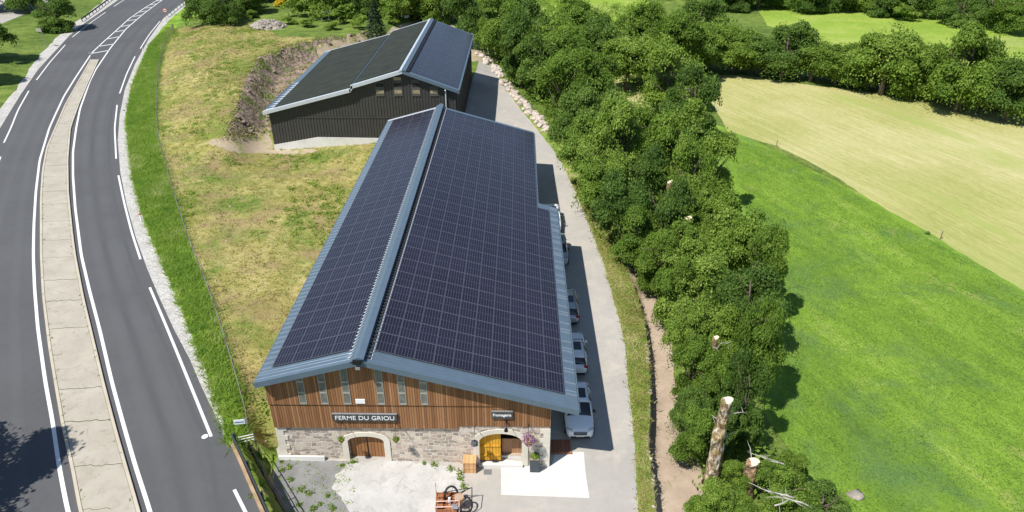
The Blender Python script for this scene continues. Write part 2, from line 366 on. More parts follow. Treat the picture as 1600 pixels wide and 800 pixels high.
# ------------------------------------------------------------------ photo polylines (pixels of the 1600x800 photo)
RIGHT_EDGE = [(520, 960), (440, 870), (412, 800), (397, 770), (380, 733), (364, 700), (352, 688), (343, 662), (328, 632), (313, 600), (297, 562), (272, 515), (249, 465), (230, 420), (212, 370), (198, 320), (188, 270), (184, 220), (187, 180), (195, 140), (211, 100), (233, 60), (256, 28), (291, 0), (330, -22), (390, -50)]
LEFT_EDGE = [(-620, 960), (-420, 800), (-260, 600), (-150, 420), (-70, 300), (0, 200), (32, 148), (60, 108), (84, 82), (108, 56), (132, 36), (163, 15), (187, -2), (225, -28), (270, -52)]
MID_R = [(276, 960), (234, 797), (212, 730), (192.5, 662), (175, 598), (155, 512), (140, 455), (127, 399), (117.5, 325), (114, 275), (114, 237), (119, 200), (125, 170), (140, 128), (150, 108), (172.5, 75), (197, 45), (225, 21), (256, -2), (290, -24), (330, -45)]
MID_L = [(152, 960), (106, 800), (92.5, 730), (82, 657), (71, 598), (59, 512), (54, 450), (52, 398), (53, 350), (56, 300), (62, 250), (77, 200), (86, 180), (100, 150), (120, 118), (144, 82), (161, 66), (180, 49), (202, 29), (225, 13), (247.5, -1), (282, -24), (322, -46)]
MED_L = [(166, 960), (122, 800), (110, 732), (96, 670), (84, 600), (75, 545), (65, 462), (62, 400), (62, 312), (65, 267), (72, 230), (85, 200), (100, 165), (117, 135), (141, 93)]
MED_R = [(262, 960), (220, 798), (200, 730), (182, 667), (164, 598), (150, 540), (132, 465), (119, 398), (114, 360), (108, 300), (107, 250), (111, 200), (125, 160), (140, 125), (155, 93)]
SHO_R = [(350, 690), (350, 662), (337, 625), (322, 580), (300, 525), (272, 455), (250, 400), (240, 385), (220, 330), (207, 282), (200, 230), (196, 200), (198, 170), (206, 132), (218, 100), (234, 67), (252, 45), (272, 24), (300, 3), (336, -20)]
SHO_L = [(-760, 960), (-480, 700), (-180, 360), (-60, 240), (0, 172), (25, 140), (50, 100), (82, 65), (112, 40), (140, 18), (170, -6)]
VERGE_R = [(470, 860), (445, 800), (425, 765), (405, 722), (388, 690), (380, 655), (372, 595), (357, 557), (342, 507), (325, 455), (307, 405), (297, 393), (285, 350), (272, 312), (257, 257), (247, 225), (246, 200), (243, 150), (249, 100), (257, 67), (272, 45), (300, 28), (350, 12), (420, -10)]
WALL = [(1062, 960), (1035, 850), (1025, 798), (1019, 740), (1012, 700), (1016, 650), (1016, 600), (1012, 540), (1007, 500), (997, 465), (983, 430), (974, 400), (955, 350), (928, 300), (897, 250), (866, 210), (820, 165), (785, 120), (760, 85), (735, 45), (705, 10), (680, -20)]
LANE_R = [(1005, 960), (1000, 850), (997, 798), (992, 700), (987, 650), (982, 600), (977, 540), (965, 490), (952, 442), (940, 400), (937, 397), (920, 350), (900, 300), (872, 245), (842, 205), (805, 160), (775, 115), (755, 85), (735, 62)]
ROAD_Z = 2.0
def wpoly(pl, z): return np.array([at(x, y, z)[:2] for x, y in pl])
def smooth(t): t = np.clip(t, 0, 1); return t*t*(3-2*t)
def sdist(X, Y, P):   # signed distance, + on the right-hand side of a polyline that runs away from the camera
    best = np.full(X.shape, 1e9); sg = np.zeros(X.shape)
    for (x0, y0), (x1, y1) in zip(P[:-1], P[1:]):
        dx, dy = x1-x0, y1-y0; L = dx*dx+dy*dy+1e-9
        t = np.clip(((X-x0)*dx+(Y-y0)*dy)/L, 0, 1)
        d = np.hypot(X-x0-t*dx, Y-y0-t*dy); cr = (X-x0)*dy-(Y-y0)*dx
        u = d < best-1e-6; best = np.where(u, d, best); sg = np.where(u, np.sign(cr), sg)
    return best*sg
wR, wL, wW = wpoly(RIGHT_EDGE, 2), wpoly(LEFT_EDGE, 2), wpoly(WALL, 0)
BANK = [(335, 232), (352, 205), (362, 180), (372, 155), (385, 125), (400, 98), (430, 80), (470, 68), (520, 60), (575, 50), (625, 28), (650, 5)]
wB = wpoly(BANK, 3.4)
def hgt(X, Y):
    X = np.asarray(X, float); Y = np.asarray(Y, float)
    dr = sdist(X, Y, wR); dl = -sdist(X, Y, wL); dw = sdist(X, Y, wW); db = sdist(X, Y, wB)
    yard = .53*np.clip((1.8-X)/16.2, 0, 1.3)
    lane = smooth((Y-58)/22)
    hb = .55+.75*smooth((Y-31)/6)
    plat = 1+np.clip((X+30)/13, 0, 1)*1.05
    plat = plat+(1-plat)*smooth((X+8)/4)
    near = np.where(X < -14.3, hb, yard*(1-smooth((Y-34)/3))+lane*1.0)
    T = near+(plat-near)*smooth((Y-73)/5)*np.where(X < -3, 1, 0)
    T = np.where((X >= -3), yard*(1-smooth((Y-34)/3))+lane, T)
    gap = np.maximum(-14.3-X, 0.0)
    full = np.clip(dr, 0, None)/(np.clip(dr, 0, None)+gap+1e-3)
    sharp = smooth(dr/1.6); q = smooth((Y-30)/8)
    w = sharp*(1-q)+smooth(full)*q
    w = np.where(X > -14.3, 1, w)
    hill = 2.05*(1-w)+T*w
    Pz = 2+1.7*smooth((dr-2)/12)*smooth((Y-68)/18)
    bankz = Pz+(T-Pz)*smooth(db/3.8)
    q2 = smooth((Y-70)/9)
    z = hill*(1-q2)+bankz*q2
    z = np.where(dr <= 1.2, 2.0, np.where(dr < 2.2, 2.0+(z-2.0)*(dr-1.2), z)) * 1.0
    # below the road in the yard the drop starts at the kerb
    z = np.where((Y < 31) & (dr > 0), 2.0+(T-2.0)*smooth((dr-.35)/1.0), z)
    wd = .16+4.5*smooth((Y-50)/10)
    zr = T-1.3*smooth(dw/wd)-1.8*smooth((dw-2)/14)
    hills = smooth((Y-190)/260)*34*smooth((X+40)/120)
    zr = zr+hills
    z = np.where(dw > 0, zr, z)
    z = np.where(dl > 1.8, 2.0+smooth((dl-1.8)/14)*1.3+smooth((dl-20)/200)*25, np.where((dr <= 0), 2.0, z))
    far = smooth((Y-240)/250)*30*smooth(1-(X+40)/120)*np.where(dw > 0, 1, 1)
    z = z+np.where((Y > 240) & (dw <= 0), far, 0)
    return z
def h1(x, y): return float(hgt(np.array([x]), np.array([y]))[0])
TS = np.concatenate([np.linspace(25, 130, 260), np.linspace(131, 600, 400)])
def gnd(px, py):
    r = ray(px, py); n = math.sqrt(sum(k*k for k in r)); r = [k/n for k in r]
    X, Y, Z = r[0]*TS, r[1]*TS, HC+r[2]*TS
    d = Z-hgt(X, Y); i = int(np.argmax(d < 0)) if (d < 0).any() else len(TS)-1
    i = max(i, 1); a, b = TS[i-1], TS[i]
    for _ in range(3):
        tt = np.linspace(a, b, 12); dd = HC+r[2]*tt-hgt(r[0]*tt, r[1]*tt); j = int(np.argmax(dd < 0)) if (dd < 0).any() else 11
        j = max(j, 1); a, b = tt[j-1], tt[j]
    t = (a+b)/2
    return (r[0]*t, r[1]*t, HC+r[2]*t)
def dens(pl, step, jit=0.0, closed=False):
    out = []; pl = list(pl)+([pl[0]] if closed else [])
    for (x0, y0), (x1, y1) in zip(pl[:-1], pl[1:]):
        n = max(1, int(math.hypot(x1-x0, y1-y0)/step))
        for k in range(n):
            t = k/n; out.append((x0+(x1-x0)*t+rng.uniform(-jit, jit), y0+(y1-y0)*t+rng.uniform(-jit, jit)))
    if not closed: out.append(pl[-1])
    return out
def gpoly(pl, step=10, jit=0.0, closed=False): return [gnd(x, y)[:2] for x, y in dens(pl, step, jit, closed)]

# zones in priority order: (name, world polygon, material)
e1, e2 = gnd(1137, 207), gnd(1600, 455)
ROWROT = -math.atan2(e2[1]-e1[1], e2[0]-e1[0])
M['mown'] = mown(); M['meadow'] = meadowmat()
zp = {}
def band(a, b): return list(a)+list(reversed(b))
zR = [tuple(p) for p in wpoly(dens(RIGHT_EDGE, 14), 2)]; zL = [tuple(p) for p in wpoly(dens(LEFT_EDGE, 14), 2)]
ROADP = band(zR, zL)
shr = [tuple(p) for p in wpoly(dens(SHO_R, 5, .9), 2)]; shl = [tuple(p) for p in wpoly(dens(SHO_L, 6, 2.0), 2)]
SHRP = band(shr, [tuple(p) for p in wpoly(RIGHT_EDGE[5:-1], 2) - np.array([.4, 0])])
SHLP = band(shl, [tuple(p) for p in wpoly(LEFT_EDGE, 2)+np.array([.4, 0])])
VERGEP = gpoly(band(VERGE_R, RIGHT_EDGE[2:-2]), 8, .8)
LW = gpoly(WALL, 12); LR = gpoly(LANE_R, 7, .7)
APRON = gpoly([(520, 762), (524, 742), (548, 722), (606, 718), (700, 729), (716, 738), (720, 762), (714, 800), (708, 960), (600, 960), (548, 800)], 6, 2.6, True)
PAD = gpoly([(783, 717), (862, 727), (868, 708), (912, 706), (915, 740), (921, 778), (783, 773)], 200, 0, True)
PAD2 = gpoly([(700, 719), (858, 721), (858, 727), (760, 727)], 200, 0, True)
YGR = gpoly([(432, 716), (550, 722), (560, 800), (560, 960), (470, 960), (440, 800), (425, 760)], 8, 1.2, True)
YARD = [at(x, y, .2)[:2] for x, y in ((400, 960), (415, 800), (430, 712))]+[(-14.0, 34), (-14.0, 76.4), (-9, 78), (-7, 118), (-7.0, 124)]+[tuple(p) for p in reversed(LR)]
GRB = gpoly([(360, 700), (392, 696), (432, 700), (434, 716), (426, 745), (432, 775), (446, 800), (480, 960), (430, 960), (404, 800)], 6, .6, True)
TAN1 = gpoly([(600, 62), (612, 42), (640, 33), (668, 30), (690, 34), (760, 60), (780, 100), (740, 95)], 8, 2, True)
TAN2 = gpoly([(318, 222), (352, 212), (388, 212), (420, 200), (428, 236), (470, 232), (500, 236), (460, 242), (425, 240), (372, 240), (345, 232)], 6, 2, True)
TAN3 = gpoly([(495, 72), (545, 55), (590, 52), (600, 66), (560, 70), (520, 100), (500, 100)], 6, 2, True)
BANKP = gpoly([(350, 215), (362, 185), (372, 155), (385, 122), (398, 96), (430, 80), (470, 66), (520, 58), (575, 52), (600, 60), (560, 100), (500, 130), (470, 140), (440, 175), (425, 205), (385, 214)], 6, 2.5, True)
MOWN = gpoly([(1092, 118), (1112, 160), (1137, 205), (1213, 228), (1250, 245), (1300, 272), (1360, 312), (1400, 335), (1450, 362), (1500, 395), (1560, 430), (1600, 453), (1720, 530), (1850, 400), (1850, 240), (1700, 205), (1600, 184), (1480, 160), (1400, 150), (1300, 137), (1200, 124), (1160, 117)], 10, .8, True)
MEAD = gpoly([(1100, 190), (1140, 200), (1700, 480), (2000, 960), (1330, 960), (1290, 780), (1190, 640), (1180, 560), (1100, 330)], 14, 1, True)
GAPF = gpoly([(930, 80), (1000, 120), (1050, 140), (1040, 175), (960, 160)], 10, 1, True)
PATH = gpoly([(974, 400), (983, 430), (997, 465), (1007, 500), (1012, 540), (1016, 600), (1016, 650), (1012, 700), (1019, 740), (1025, 798), (1060, 960), (1120, 960), (1105, 800), (1098, 740), (1085, 690), (1075, 640), (1055, 600), (1050, 540), (1035, 480), (1010, 430), (1000, 400)], 6, 1.5, True)
FAR1 = gpoly([(1180, 8), (1260, 2), (1350, 10), (1430, 25), (1500, 24), (1600, 45), (1800, 80), (1800, 150), (1600, 110), (1300, 70), (1200, 40)], 10, 1, True)
FAR2 = gpoly([(780, -20), (940, -25), (1010, 0), (1040, 18), (1000, 40), (860, 40)], 10, 1, True)
HILLP = gpoly([(272, 45), (300, 40), (350, 38), (390, 30), (440, 58), (500, 58), (640, 60), (640, 240), (430, 718), (415, 700), (388, 690), (380, 655), (372, 595), (357, 557), (342, 507), (325, 455), (307, 405), (297, 393), (285, 350), (272, 312), (257, 257), (247, 225), (246, 200), (243, 150), (249, 100), (257, 67)], 8, 1.2, True)
OLDRD = [tuple(p) for p in wpoly([(-120, 90), (0, 42), (56, 18), (120, -12), (110, -40), (40, -10), (0, 2), (-160, 40)], 2.8)]
ZONES = [('road', ROADP, 'road'), ('gravel_shoulder', SHRP, 'shoulder'), ('gravel_shoulder', SHLP, 'shoulder'),
         ('old_road', OLDRD, 'lane'),
         ('concrete_pad', PAD, 'pad'), ('concrete_pad', PAD2, 'pad'), ('concrete_apron', APRON, 'apron'), ('grass_bank', GRB, 'strip'), ('gravel_yard', YGR, 'yardgravel'),
         ('path', PATH, 'dirt'), ('dirt_track', TAN1, 'tan'), ('dirt_track', TAN2, 'tan'), ('dirt_track', TAN3, 'tan'), ('earth_bank', BANKP, 'bank'),
         ('driveway', YARD, 'lane'), ('grass_strip', band(LR, LW), 'strip'),
         ('grass_verge', VERGEP, 'verge'), ('hillside', HILLP, 'hill'), ('mown_field', MOWN, 'mown'), ('mown_field', GAPF, 'mown'), ('far_pasture', FAR1, 'farfield'), ('far_pasture', FAR2, 'farfield'),
         ('meadow', MEAD, 'meadow')]
def inpoly(X, Y, P):
    P = np.asarray(P); r = np.zeros(X.shape, bool); n = len(P); j = n-1
    for i in range(n):
        xi, yi = P[i]; xj, yj = P[j]
        c = ((yi > Y) != (yj > Y)) & (X < (xj-xi)*(Y-yi)/(yj-yi+1e-12)+xi); r ^= c; j = i
    return r
def build_ground():
    pts = []; edges = []
    def addpl(P, closed):
        o = len(pts)
        for p in P: pts.append((float(p[0]), float(p[1])))
        n = len(P)
        for i in range(n-1): edges.append((o+i, o+i+1))
        if closed: edges.append((o+n-1, o))
    for nme, P, m in ZONES: addpl(P, True)
    addpl(LW, False)
    addpl([(x+.17, y) for x, y in LW], False)
    gx, gy = np.meshgrid(np.arange(-62, 60, 1.1), np.arange(22, 96, 1.1)); A = np.stack([gx.ravel(), gy.ravel()], 1)
    A += nrg.uniform(-.3, .3, A.shape)
    gx, gy = np.meshgrid(np.arange(-160, 190, 3.2), np.arange(10, 270, 3.2)); B = np.stack([gx.ravel(), gy.ravel()], 1)
    B = B[~((B[:, 0] > -62) & (B[:, 0] < 60) & (B[:, 1] > 22) & (B[:, 1] < 96))]; B += nrg.uniform(-.8, .8, B.shape)
    gx, gy = np.meshgrid(np.arange(-1500, 1501, 60), np.arange(-600, 2000, 60)); C = np.stack([gx.ravel(), gy.ravel()], 1)
    C = C[~((C[:, 0] > -165) & (C[:, 0] < 195) & (C[:, 1] > 0) & (C[:, 1] < 275))]
    gx, gy = np.meshgrid(np.arange(-45, -8, .45), np.arange(72, 135, .45)); D = np.stack([gx.ravel(), gy.ravel()], 1)
    D = D[inpoly(D[:, 0], D[:, 1], BANKP)]; D += nrg.uniform(-.12, .12, D.shape)
    gx, gy = np.meshgrid(np.arange(-21, -12, .3), np.arange(24, 36, .3)); E_ = np.stack([gx.ravel(), gy.ravel()], 1)+nrg.uniform(-.08, .08, (gx.size, 2))
    A = A[~((A[:, 0] > -21) & (A[:, 0] < -12) & (A[:, 1] > 24) & (A[:, 1] < 36))]
    for Q in (A, B, C, D, E_): pts.extend(map(tuple, Q.tolist()))
    vs, es, fs, ov, oe, of = delaunay_2d_cdt([Vector(p) for p in pts], edges, [], 0, 1e-4, False)
    V = np.array([(v.x, v.y) for v in vs]); T = np.array([f for f in fs if len(f) == 3])
    Z = hgt(V[:, 0], V[:, 1])
    inb = inpoly(V[:, 0], V[:, 1], BANKP)
    for i in np.nonzero(inb)[0]:
        p = Vector((V[i, 0]*.8, V[i, 1]*.8, 0)); Z[i] += .26*noise.fractal(p, .9, 2.1, 4)
    cx = V[T].mean(1); zone = np.full(len(T), -1)
    for k in range(len(ZONES)-1, -1, -1):
        zone[inpoly(cx[:, 0], cx[:, 1], ZONES[k][1])] = k
    names = {}
    for k in list(range(len(ZONES)))+[-1]:
        nm, mt = (ZONES[k][0], ZONES[k][2]) if k >= 0 else ('ground', 'rough'); names.setdefault((nm, mt), []).append(k)
    for (nm, mt), ks in names.items():
        tt = T[np.isin(zone, ks)]
        if not len(tt): continue
        u, inv = np.unique(tt, return_inverse=True); inv = inv.reshape(tt.shape)
        me = bpy.data.meshes.new(nm); me.from_pydata(np.column_stack([V[u], Z[u]]).tolist(), [], inv.tolist())
        me.materials.append(M[mt]); me.polygons.foreach_set('use_smooth', [True]*len(me.polygons)); me.update()
        bm = bmesh.new(); bm.from_mesh(me)
        for f in bm.faces:
            if f.normal.z < 0: f.normal_flip()
        bm.to_mesh(me); bm.free()
        o = bpy.data.objects.new(nm, me); COL.objects.link(o); o['kind'] = 'structure'
build_ground()

# ------------------------------------------------------------------ road markings and median
def offset_strip(P, wl, wr):
    P = np.array(P, float); d = np.gradient(P, axis=0); d /= np.linalg.norm(d, axis=1)[:, None]+1e-9
    nrm = np.stack([d[:, 1], -d[:, 0]], 1); return P-nrm*wl, P+nrm*wr
def resample(P, step=.5):
    P = np.array(P, float); s = np.concatenate([[0], np.cumsum(np.linalg.norm(np.diff(P, axis=0), axis=1))])
    n = max(2, int(s[-1]/step)); t = np.linspace(0, s[-1], n)
    Q = np.stack([np.interp(t, s, P[:, 0]), np.interp(t, s, P[:, 1])], 1)
    for _ in range(6 if n > 8 else 0): Q[1:-1] = (Q[:-2]+2*Q[1:-1]+Q[2:])/4
    return Q
def strip(mb, P, w, z, m):
    a, b = offset_strip(P, w/2, w/2); n = len(P)
    mb.add([(x, y, z) for x, y in a]+[(x, y, z) for x, y in b], [(i, i+1, n+i+1, n+i) for i in range(n-1)], m)
TZ = [0]
def trackstrip(P, w, m):
    TZ[0] += 1; zt_ = ROAD_Z+.0008+.0003*TZ[0]
    P = np.array(P); a, b = offset_strip(P, w/2, w/2); n = len(P); me = bpy.data.meshes.new('wheel_track')
    me.from_pydata([(x, y, zt_) for x, y in a]+[(x, y, zt_) for x, y in b], [], [(i, i+1, n+i+1, n+i) for i in range(n-1)])
    l = me.uv_layers.new(name='UVMap'); l.data.foreach_set('uv', [0, 0, 0, 1, 1, 1, 1, 0]*(n-1)); me.materials.append(M[m]); me.update()
    o = bpy.data.objects.new('wheel_track', me); COL.objects.link(o); o['kind'] = 'structure'
def between(Pa, Pb, t, n=90):
    A_, B_ = renum(np.array(Pa), n), renum(np.array(Pb), n); return A_+(B_-A_)*t
def renum(P, n):
    s = np.concatenate([[0], np.cumsum(np.linalg.norm(np.diff(P, axis=0), axis=1))]); t = np.linspace(0, s[-1], n)
    return np.stack([np.interp(t, s, P[:, 0]), np.interp(t, s, P[:, 1])], 1)
ra_, rb_ = resample(wpoly(MID_R[:-1], 2)), resample(wpoly(RIGHT_EDGE[5:-2], 2))
rb_ = np.concatenate([wpoly([(420, 960), (372, 800)], 2), rb_])
for t, w, m in ((.25, .9, 'roadtrack'), (.41, .6, 'roaddark'), (.58, .9, 'roadtrack'), (.78, .4, 'roaddark')): trackstrip(between(ra_, rb_, t), w, m)
la_, lb_ = resample(wpoly(MID_L[:-1], 2)), resample(wpoly([(-330, 960), (-250, 800), (-170, 600), (-90, 420), (-40, 300), (14, 200), (45, 142), (70, 108), (102, 70), (130, 46), (163, 18), (195, -1), (235, -26)], 2))
for t, w, m in ((.2, .9, 'roadtrack'), (.5, .9, 'roadtrack'), (.80, .9, 'roadtrack')): trackstrip(between(la_, lb_, t), w, m)
mk = MB(); zz = ROAD_Z+.004
strip(mk, resample(wpoly(MID_R, 2)), .22, zz, 'paint'); strip(mk, resample(wpoly(MID_L, 2)), .22, zz, 'paint')
for seg in ([(250, 33), (233, 54), (219, 76)], [(211, 88), (198, 115), (187, 146)], [(183, 164), (179, 200), (181.5, 248)], [(185, 274), (194, 317), (206, 364), (219.5, 405)],
            [(234, 449), (262, 515), (296, 598), (330, 682)], [(366, 765), (386, 805), (410, 850)],
            [(195, -1), (178, 10)], [(165, 19), (138, 38), (113, 58)], [(102, 70), (78, 97), (57, 125)], [(45, 142), (28, 172), (17, 200), (6, 223)], [(1, 245), (-30, 320)], [(-45, 360), (-90, 500)]):
    strip(mk, resample(wpoly(seg, 2), .8), .18, zz, 'paint')
wmr, wml = resample(wpoly(MID_R, 2), .25), resample(wpoly(MID_L, 2), .25)
for px, py in [(158, 81), (170, 70.5), (180, 59), (190, 48.5), (199, 40), (207, 31.5), (214, 25), (222, 18), (229, 12), (236, 7), (243, 1), (251, -5), (259, -11), (267, -17)]:
    p = np.array(at(px, py, 2)[:2]); a = wml[np.argmin(np.linalg.norm(wml-p, axis=1))]
    a = a+np.array([0, -.8]); a = wml[np.argmin(np.linalg.norm(wml-a, axis=1))]
    b = p+np.array([1.2, 1.2]); b = wmr[np.argmin(np.linalg.norm(wmr-b, axis=1))]
    strip(mk, np.array([a, (a+b)/2, b]), .42, zz, 'paint')
c = at(320, 682, 2); mk.add([(c[0]+.19*math.cos(t), c[1]+.2*math.sin(t), zz) for t in [k*math.pi/8 for k in range(16)]], [tuple(range(16))], 'paint')
o = mk.build('road_marking'); o['kind'] = 'structure'
md = MB(); ml = resample(wpoly(MED_L, 2.1), .5); mr_ = resample(wpoly(MED_R, 2.1), .5); n = min(len(ml), len(mr_))
ml = resample(ml, 1e9) if False else ml
def renum(P, n):
    s = np.concatenate([[0], np.cumsum(np.linalg.norm(np.diff(P, axis=0), axis=1))]); t = np.linspace(0, s[-1], n)
    return np.stack([np.interp(t, s, P[:, 0]), np.interp(t, s, P[:, 1])], 1)
n = 160; ml, mr_ = renum(ml, n), renum(mr_, n)
kw = .22; d = mr_-ml; L = np.linalg.norm(d, axis=1)[:, None]; u = d/L
rows = [(ml, 1.95), (ml+u*.03, 2.13), (ml+u*kw, 2.13), (ml+u*(kw+.01), 2.11), (mr_-u*(kw+.01), 2.11), (mr_-u*kw, 2.13), (mr_-u*.03, 2.13), (mr_, 1.95)]
vs = [(x, y, z) for P, z in rows for x, y in P]
for k in range(7):
    md.add([], [], 'median')
base = len(md.v); md.v += vs
for k in range(7):
    mi = md.mi('median' if k == 3 else 'kerb')
    for i in range(n-1): md.f.append((k*n+i, k*n+i+1, (k+1)*n+i+1, (k+1)*n+i)); md.m.append(mi)
md.f.append(tuple(k*n+n-1 for k in range(8))); md.m.append(md.mi('kerb'))
o = md.build('median_strip'); o['kind'] = 'structure'
jt = MB()
sidx = np.concatenate([[0], np.cumsum(np.linalg.norm(np.diff(ml, axis=0), axis=1))])
for s0 in np.arange(3, sidx[-1], 4.1):
    i = int(np.argmin(abs(sidx-s0))); a, b = ml[i]+u[i]*kw, mr_[i]-u[i]*kw; K = 9; f1 = rng.uniform(.3, 1)
    P = np.array([a+(b-a)*k/K+np.array([rng.uniform(-.03, .03), rng.uniform(-.09, .09)]) for k in range(K+1)])
    if rng.random() < .5: P = P[:max(3, int(K*f1))]
    strip(jt, P, rng.uniform(.03, .07), 2.1145, 'crack')
strip(jt, ml+u*(kw+.012), .028, 2.116, 'crack'); strip(jt, mr_-u*(kw+.012), .028, 2.116, 'crack')
wd_ = []
for k in range(150):
    i = rng.randrange(5, len(ml)-2); P_ = (ml[i]+u[i]*(kw+rng.uniform(0, .06))) if k % 2 else (mr_[i]-u[i]*(kw+rng.uniform(0, .08))); wd_.append((P_[0]+rng.uniform(-.03, .03), P_[1]+rng.uniform(-.2, .2)))
MEDW = wd_
o = jt.build('paving_joint'); o['kind'] = 'structure'

# ------------------------------------------------------------------ vegetation
def leaves_mesh(name, C, N, S, mat, extra=None, aspect=.62):
    n = len(C); N = N/(np.linalg.norm(N, axis=1)[:, None]+1e-9)
    a = np.cross(N, nrg.normal(size=(n, 3))); a /= np.linalg.norm(a, axis=1)[:, None]+1e-9; b = np.cross(N, a)
    S = S[:, None]
    P = np.stack([C-a*S, C-b*S*aspect+N*S*.15, C+a*S, C+b*S*aspect+N*S*.15], 1).reshape(-1, 3)
    me = bpy.data.meshes.new(name); me.vertices.add(4*n); me.vertices.foreach_set('co', P.ravel())
    me.loops.add(4*n); me.loops.foreach_set('vertex_index', np.arange(4*n)); me.polygons.add(n)
    me.polygons.foreach_set('loop_start', np.arange(n)*4); me.polygons.foreach_set('loop_total', np.full(n, 4))
    at_ = me.attributes.new('rnd', 'FLOAT', 'FACE'); at_.data.foreach_set('value', nrg.random(n) if extra is None else extra)
    me.materials.append(M[mat]); me.update(calc_edges=True); me.validate(); return me
def crown_mesh(name, seed, R=3.0, Hc=6.0, nb=46, per=700, s=(.060, .128), mat='leaf', lobes=8):
    g = np.random.default_rng(seed); Cs = []; Ns = []; Rs = []
    LB = []
    for k in range(lobes):
        a = k*2.4+g.uniform(-.5, .5); e = g.uniform(-.92, .95); q = g.uniform(.45, .72)
        LB.append((np.array([math.cos(a)*R*q*math.sqrt(1-min(1, e*e)*.8), math.sin(a)*R*q*math.sqrt(1-min(1, e*e)*.8), Hc/2+e*Hc/2*.62]), g.uniform(.30, .50)*R, g.uniform(-.22, .25)))
    for k in range(nb):
        lc, lr, tone = LB[k % lobes]; d = g.normal(size=3); d /= np.linalg.norm(d); d[2] = abs(d[2])*1.1-.35
        c = lc+d*lr*np.array([1, 1, .9])*g.uniform(.55, 1.05); r = R*g.uniform(.13, .26)
        m = int(per*(r/R/.2)**2); v = g.normal(size=(m, 3)); v /= np.linalg.norm(v, axis=1)[:, None]
        v[:, 2] = np.where(v[:, 2] < -.25, -v[:, 2], v[:, 2])
        rad = r*g.uniform(.45, 1.2, m)
        Cs.append(c+v*rad[:, None]*np.array([1.1, 1.1, .7])); Ns.append(v*.45+g.normal(size=(m, 3))*.4+np.array([0, 0, .55])); Rs.append(np.clip(g.normal(.0, .2, m)+g.uniform(.25, .7)+tone, 0, 1))
    m = int(nb*per*.16); v = g.normal(size=(m, 3)); v /= np.linalg.norm(v, axis=1)[:, None]; v[:, 2] = np.abs(v[:, 2])*1.3-.5
    li = g.integers(0, lobes, m); LCc = np.array([l[0] for l in LB])[li]; LR = np.array([l[1] for l in LB])[li]
    Cs.append(LCc+v*(LR*g.uniform(.5, 1.45, m))[:, None]); Ns.append(g.normal(size=(m, 3))+np.array([0, 0, .5])); Rs.append(g.random(m))
    C, N, Rn = np.concatenate(Cs), np.concatenate(Ns), np.concatenate(Rs)
    return leaves_mesh(name, C, N, g.uniform(s[0], s[1], len(C)), mat, Rn)
def trunk_mesh(name, seed, H, r0=.28, spread=2.0, mat='bark', z0=-.6):
    g = random.Random(seed); mb = MB(); pts = [(0, 0, z0)]; x = y = 0
    for k in range(1, 6):
        x += g.uniform(-.18, .18); y += g.uniform(-.18, .18); pts.append((x, y, z0+(H-z0)*k/5))
    mb.tube(pts, [r0*(1-.15*k) for k in range(6)], mat, 7)
    for k in range(9):
        i = g.choice([2, 3, 4]); p = Vector(pts[i]); a = g.uniform(0, 6.28); L = g.uniform(.6, 1.15)*spread
        q = p+Vector((math.cos(a)*L*.5, math.sin(a)*L*.5, g.uniform(.4, 1.1))); e = p+Vector((math.cos(a)*L, math.sin(a)*L, g.uniform(1.0, 2.4)))
        mb.tube([p, q, e], [r0*.38, r0*.24, r0*.08], mat, 5)
    ob = mb.build(name, smooth=True); me = ob.data; bpy.data.objects.remove(ob); return me
CROWN = {}
for i in range(5): CROWN['leaf', i] = crown_mesh('crown', 100+i, nb=52+4*i, lobes=7+i)
for i in range(3): CROWN['leafdark', i] = crown_mesh('crown', 200+i, mat='leafdark', nb=56, lobes=8)
for i in range(3): CROWN['leaflight', i] = crown_mesh('crown', 300+i, mat='leaflight', nb=46, lobes=7)
for i in range(3): CROWN['bush', i] = crown_mesh('bush', 400+i, R=1.5, Hc=2.2, nb=20, per=150, mat='leaf', s=(.07, .14), lobes=5)
CROWN['bushlight', 0] = crown_mesh('bush', 421, R=1.5, Hc=2.2, nb=20, per=150, mat='leaflight', s=(.07, .14), lobes=5)
CROWN['broom', 0] = crown_mesh('bush', 431, R=1.5, Hc=2.2, nb=20, per=150, mat='broom', s=(.07, .14), lobes=5)
TRUNK = [trunk_mesh('trunk', 500+i, 6.0) for i in range(3)]
def link(name, me, parent=None, loc=(0, 0, 0), sc=(1, 1, 1), rz=0):
    o = bpy.data.objects.new(name, me); COL.objects.link(o); o.parent = parent; o.location = loc; o.scale = sc; o.rotation_euler = (0, 0, rz); return o
tcount = [0]
def plant_tree(x, y, H, Rr, kind, label, group, cat='tree', name='broadleaf_tree', crown_from=.0, drop=.10):
    """H full height, Rr crown radius; crown mesh is R 3 wide, 6 tall"""
    tcount[0] += 1; k = tcount[0]; g = random.Random(k); z = h1(x, y)
    root = empty(name, (x, y, z), label, cat, group, g.uniform(0, 6.28))
    ch = H*(1-crown_from); n = {'leaf': 5, 'leafdark': 3, 'leaflight': 3}[kind]
    link('crown', CROWN[kind, g.randrange(n)], root, (0, 0, H*(crown_from-drop)), (Rr/3*1.08, Rr/3*g.uniform(.95, 1.2), ch/6*(1.05+drop)), g.uniform(0, 6))
    link('trunk', TRUNK[g.randrange(3)], root, (0, 0, 0), (Rr/3, Rr/3, H*.75/6))
    return root
def plant_px(px, py, H, rpx, kind, label, group, **kw):
    """crown centre seen at px,py"""
    z = 0.0
    for _ in range(6):
        p = at(px, py, z+H*.62); z = h1(p[0], p[1])
    v = (py-400)/F; depth = (HC-z-H*.62)/(math.sin(PITCH)+v*math.cos(PITCH))
    return plant_tree(p[0], p[1], H, rpx*depth/F, kind, label, group, **kw)
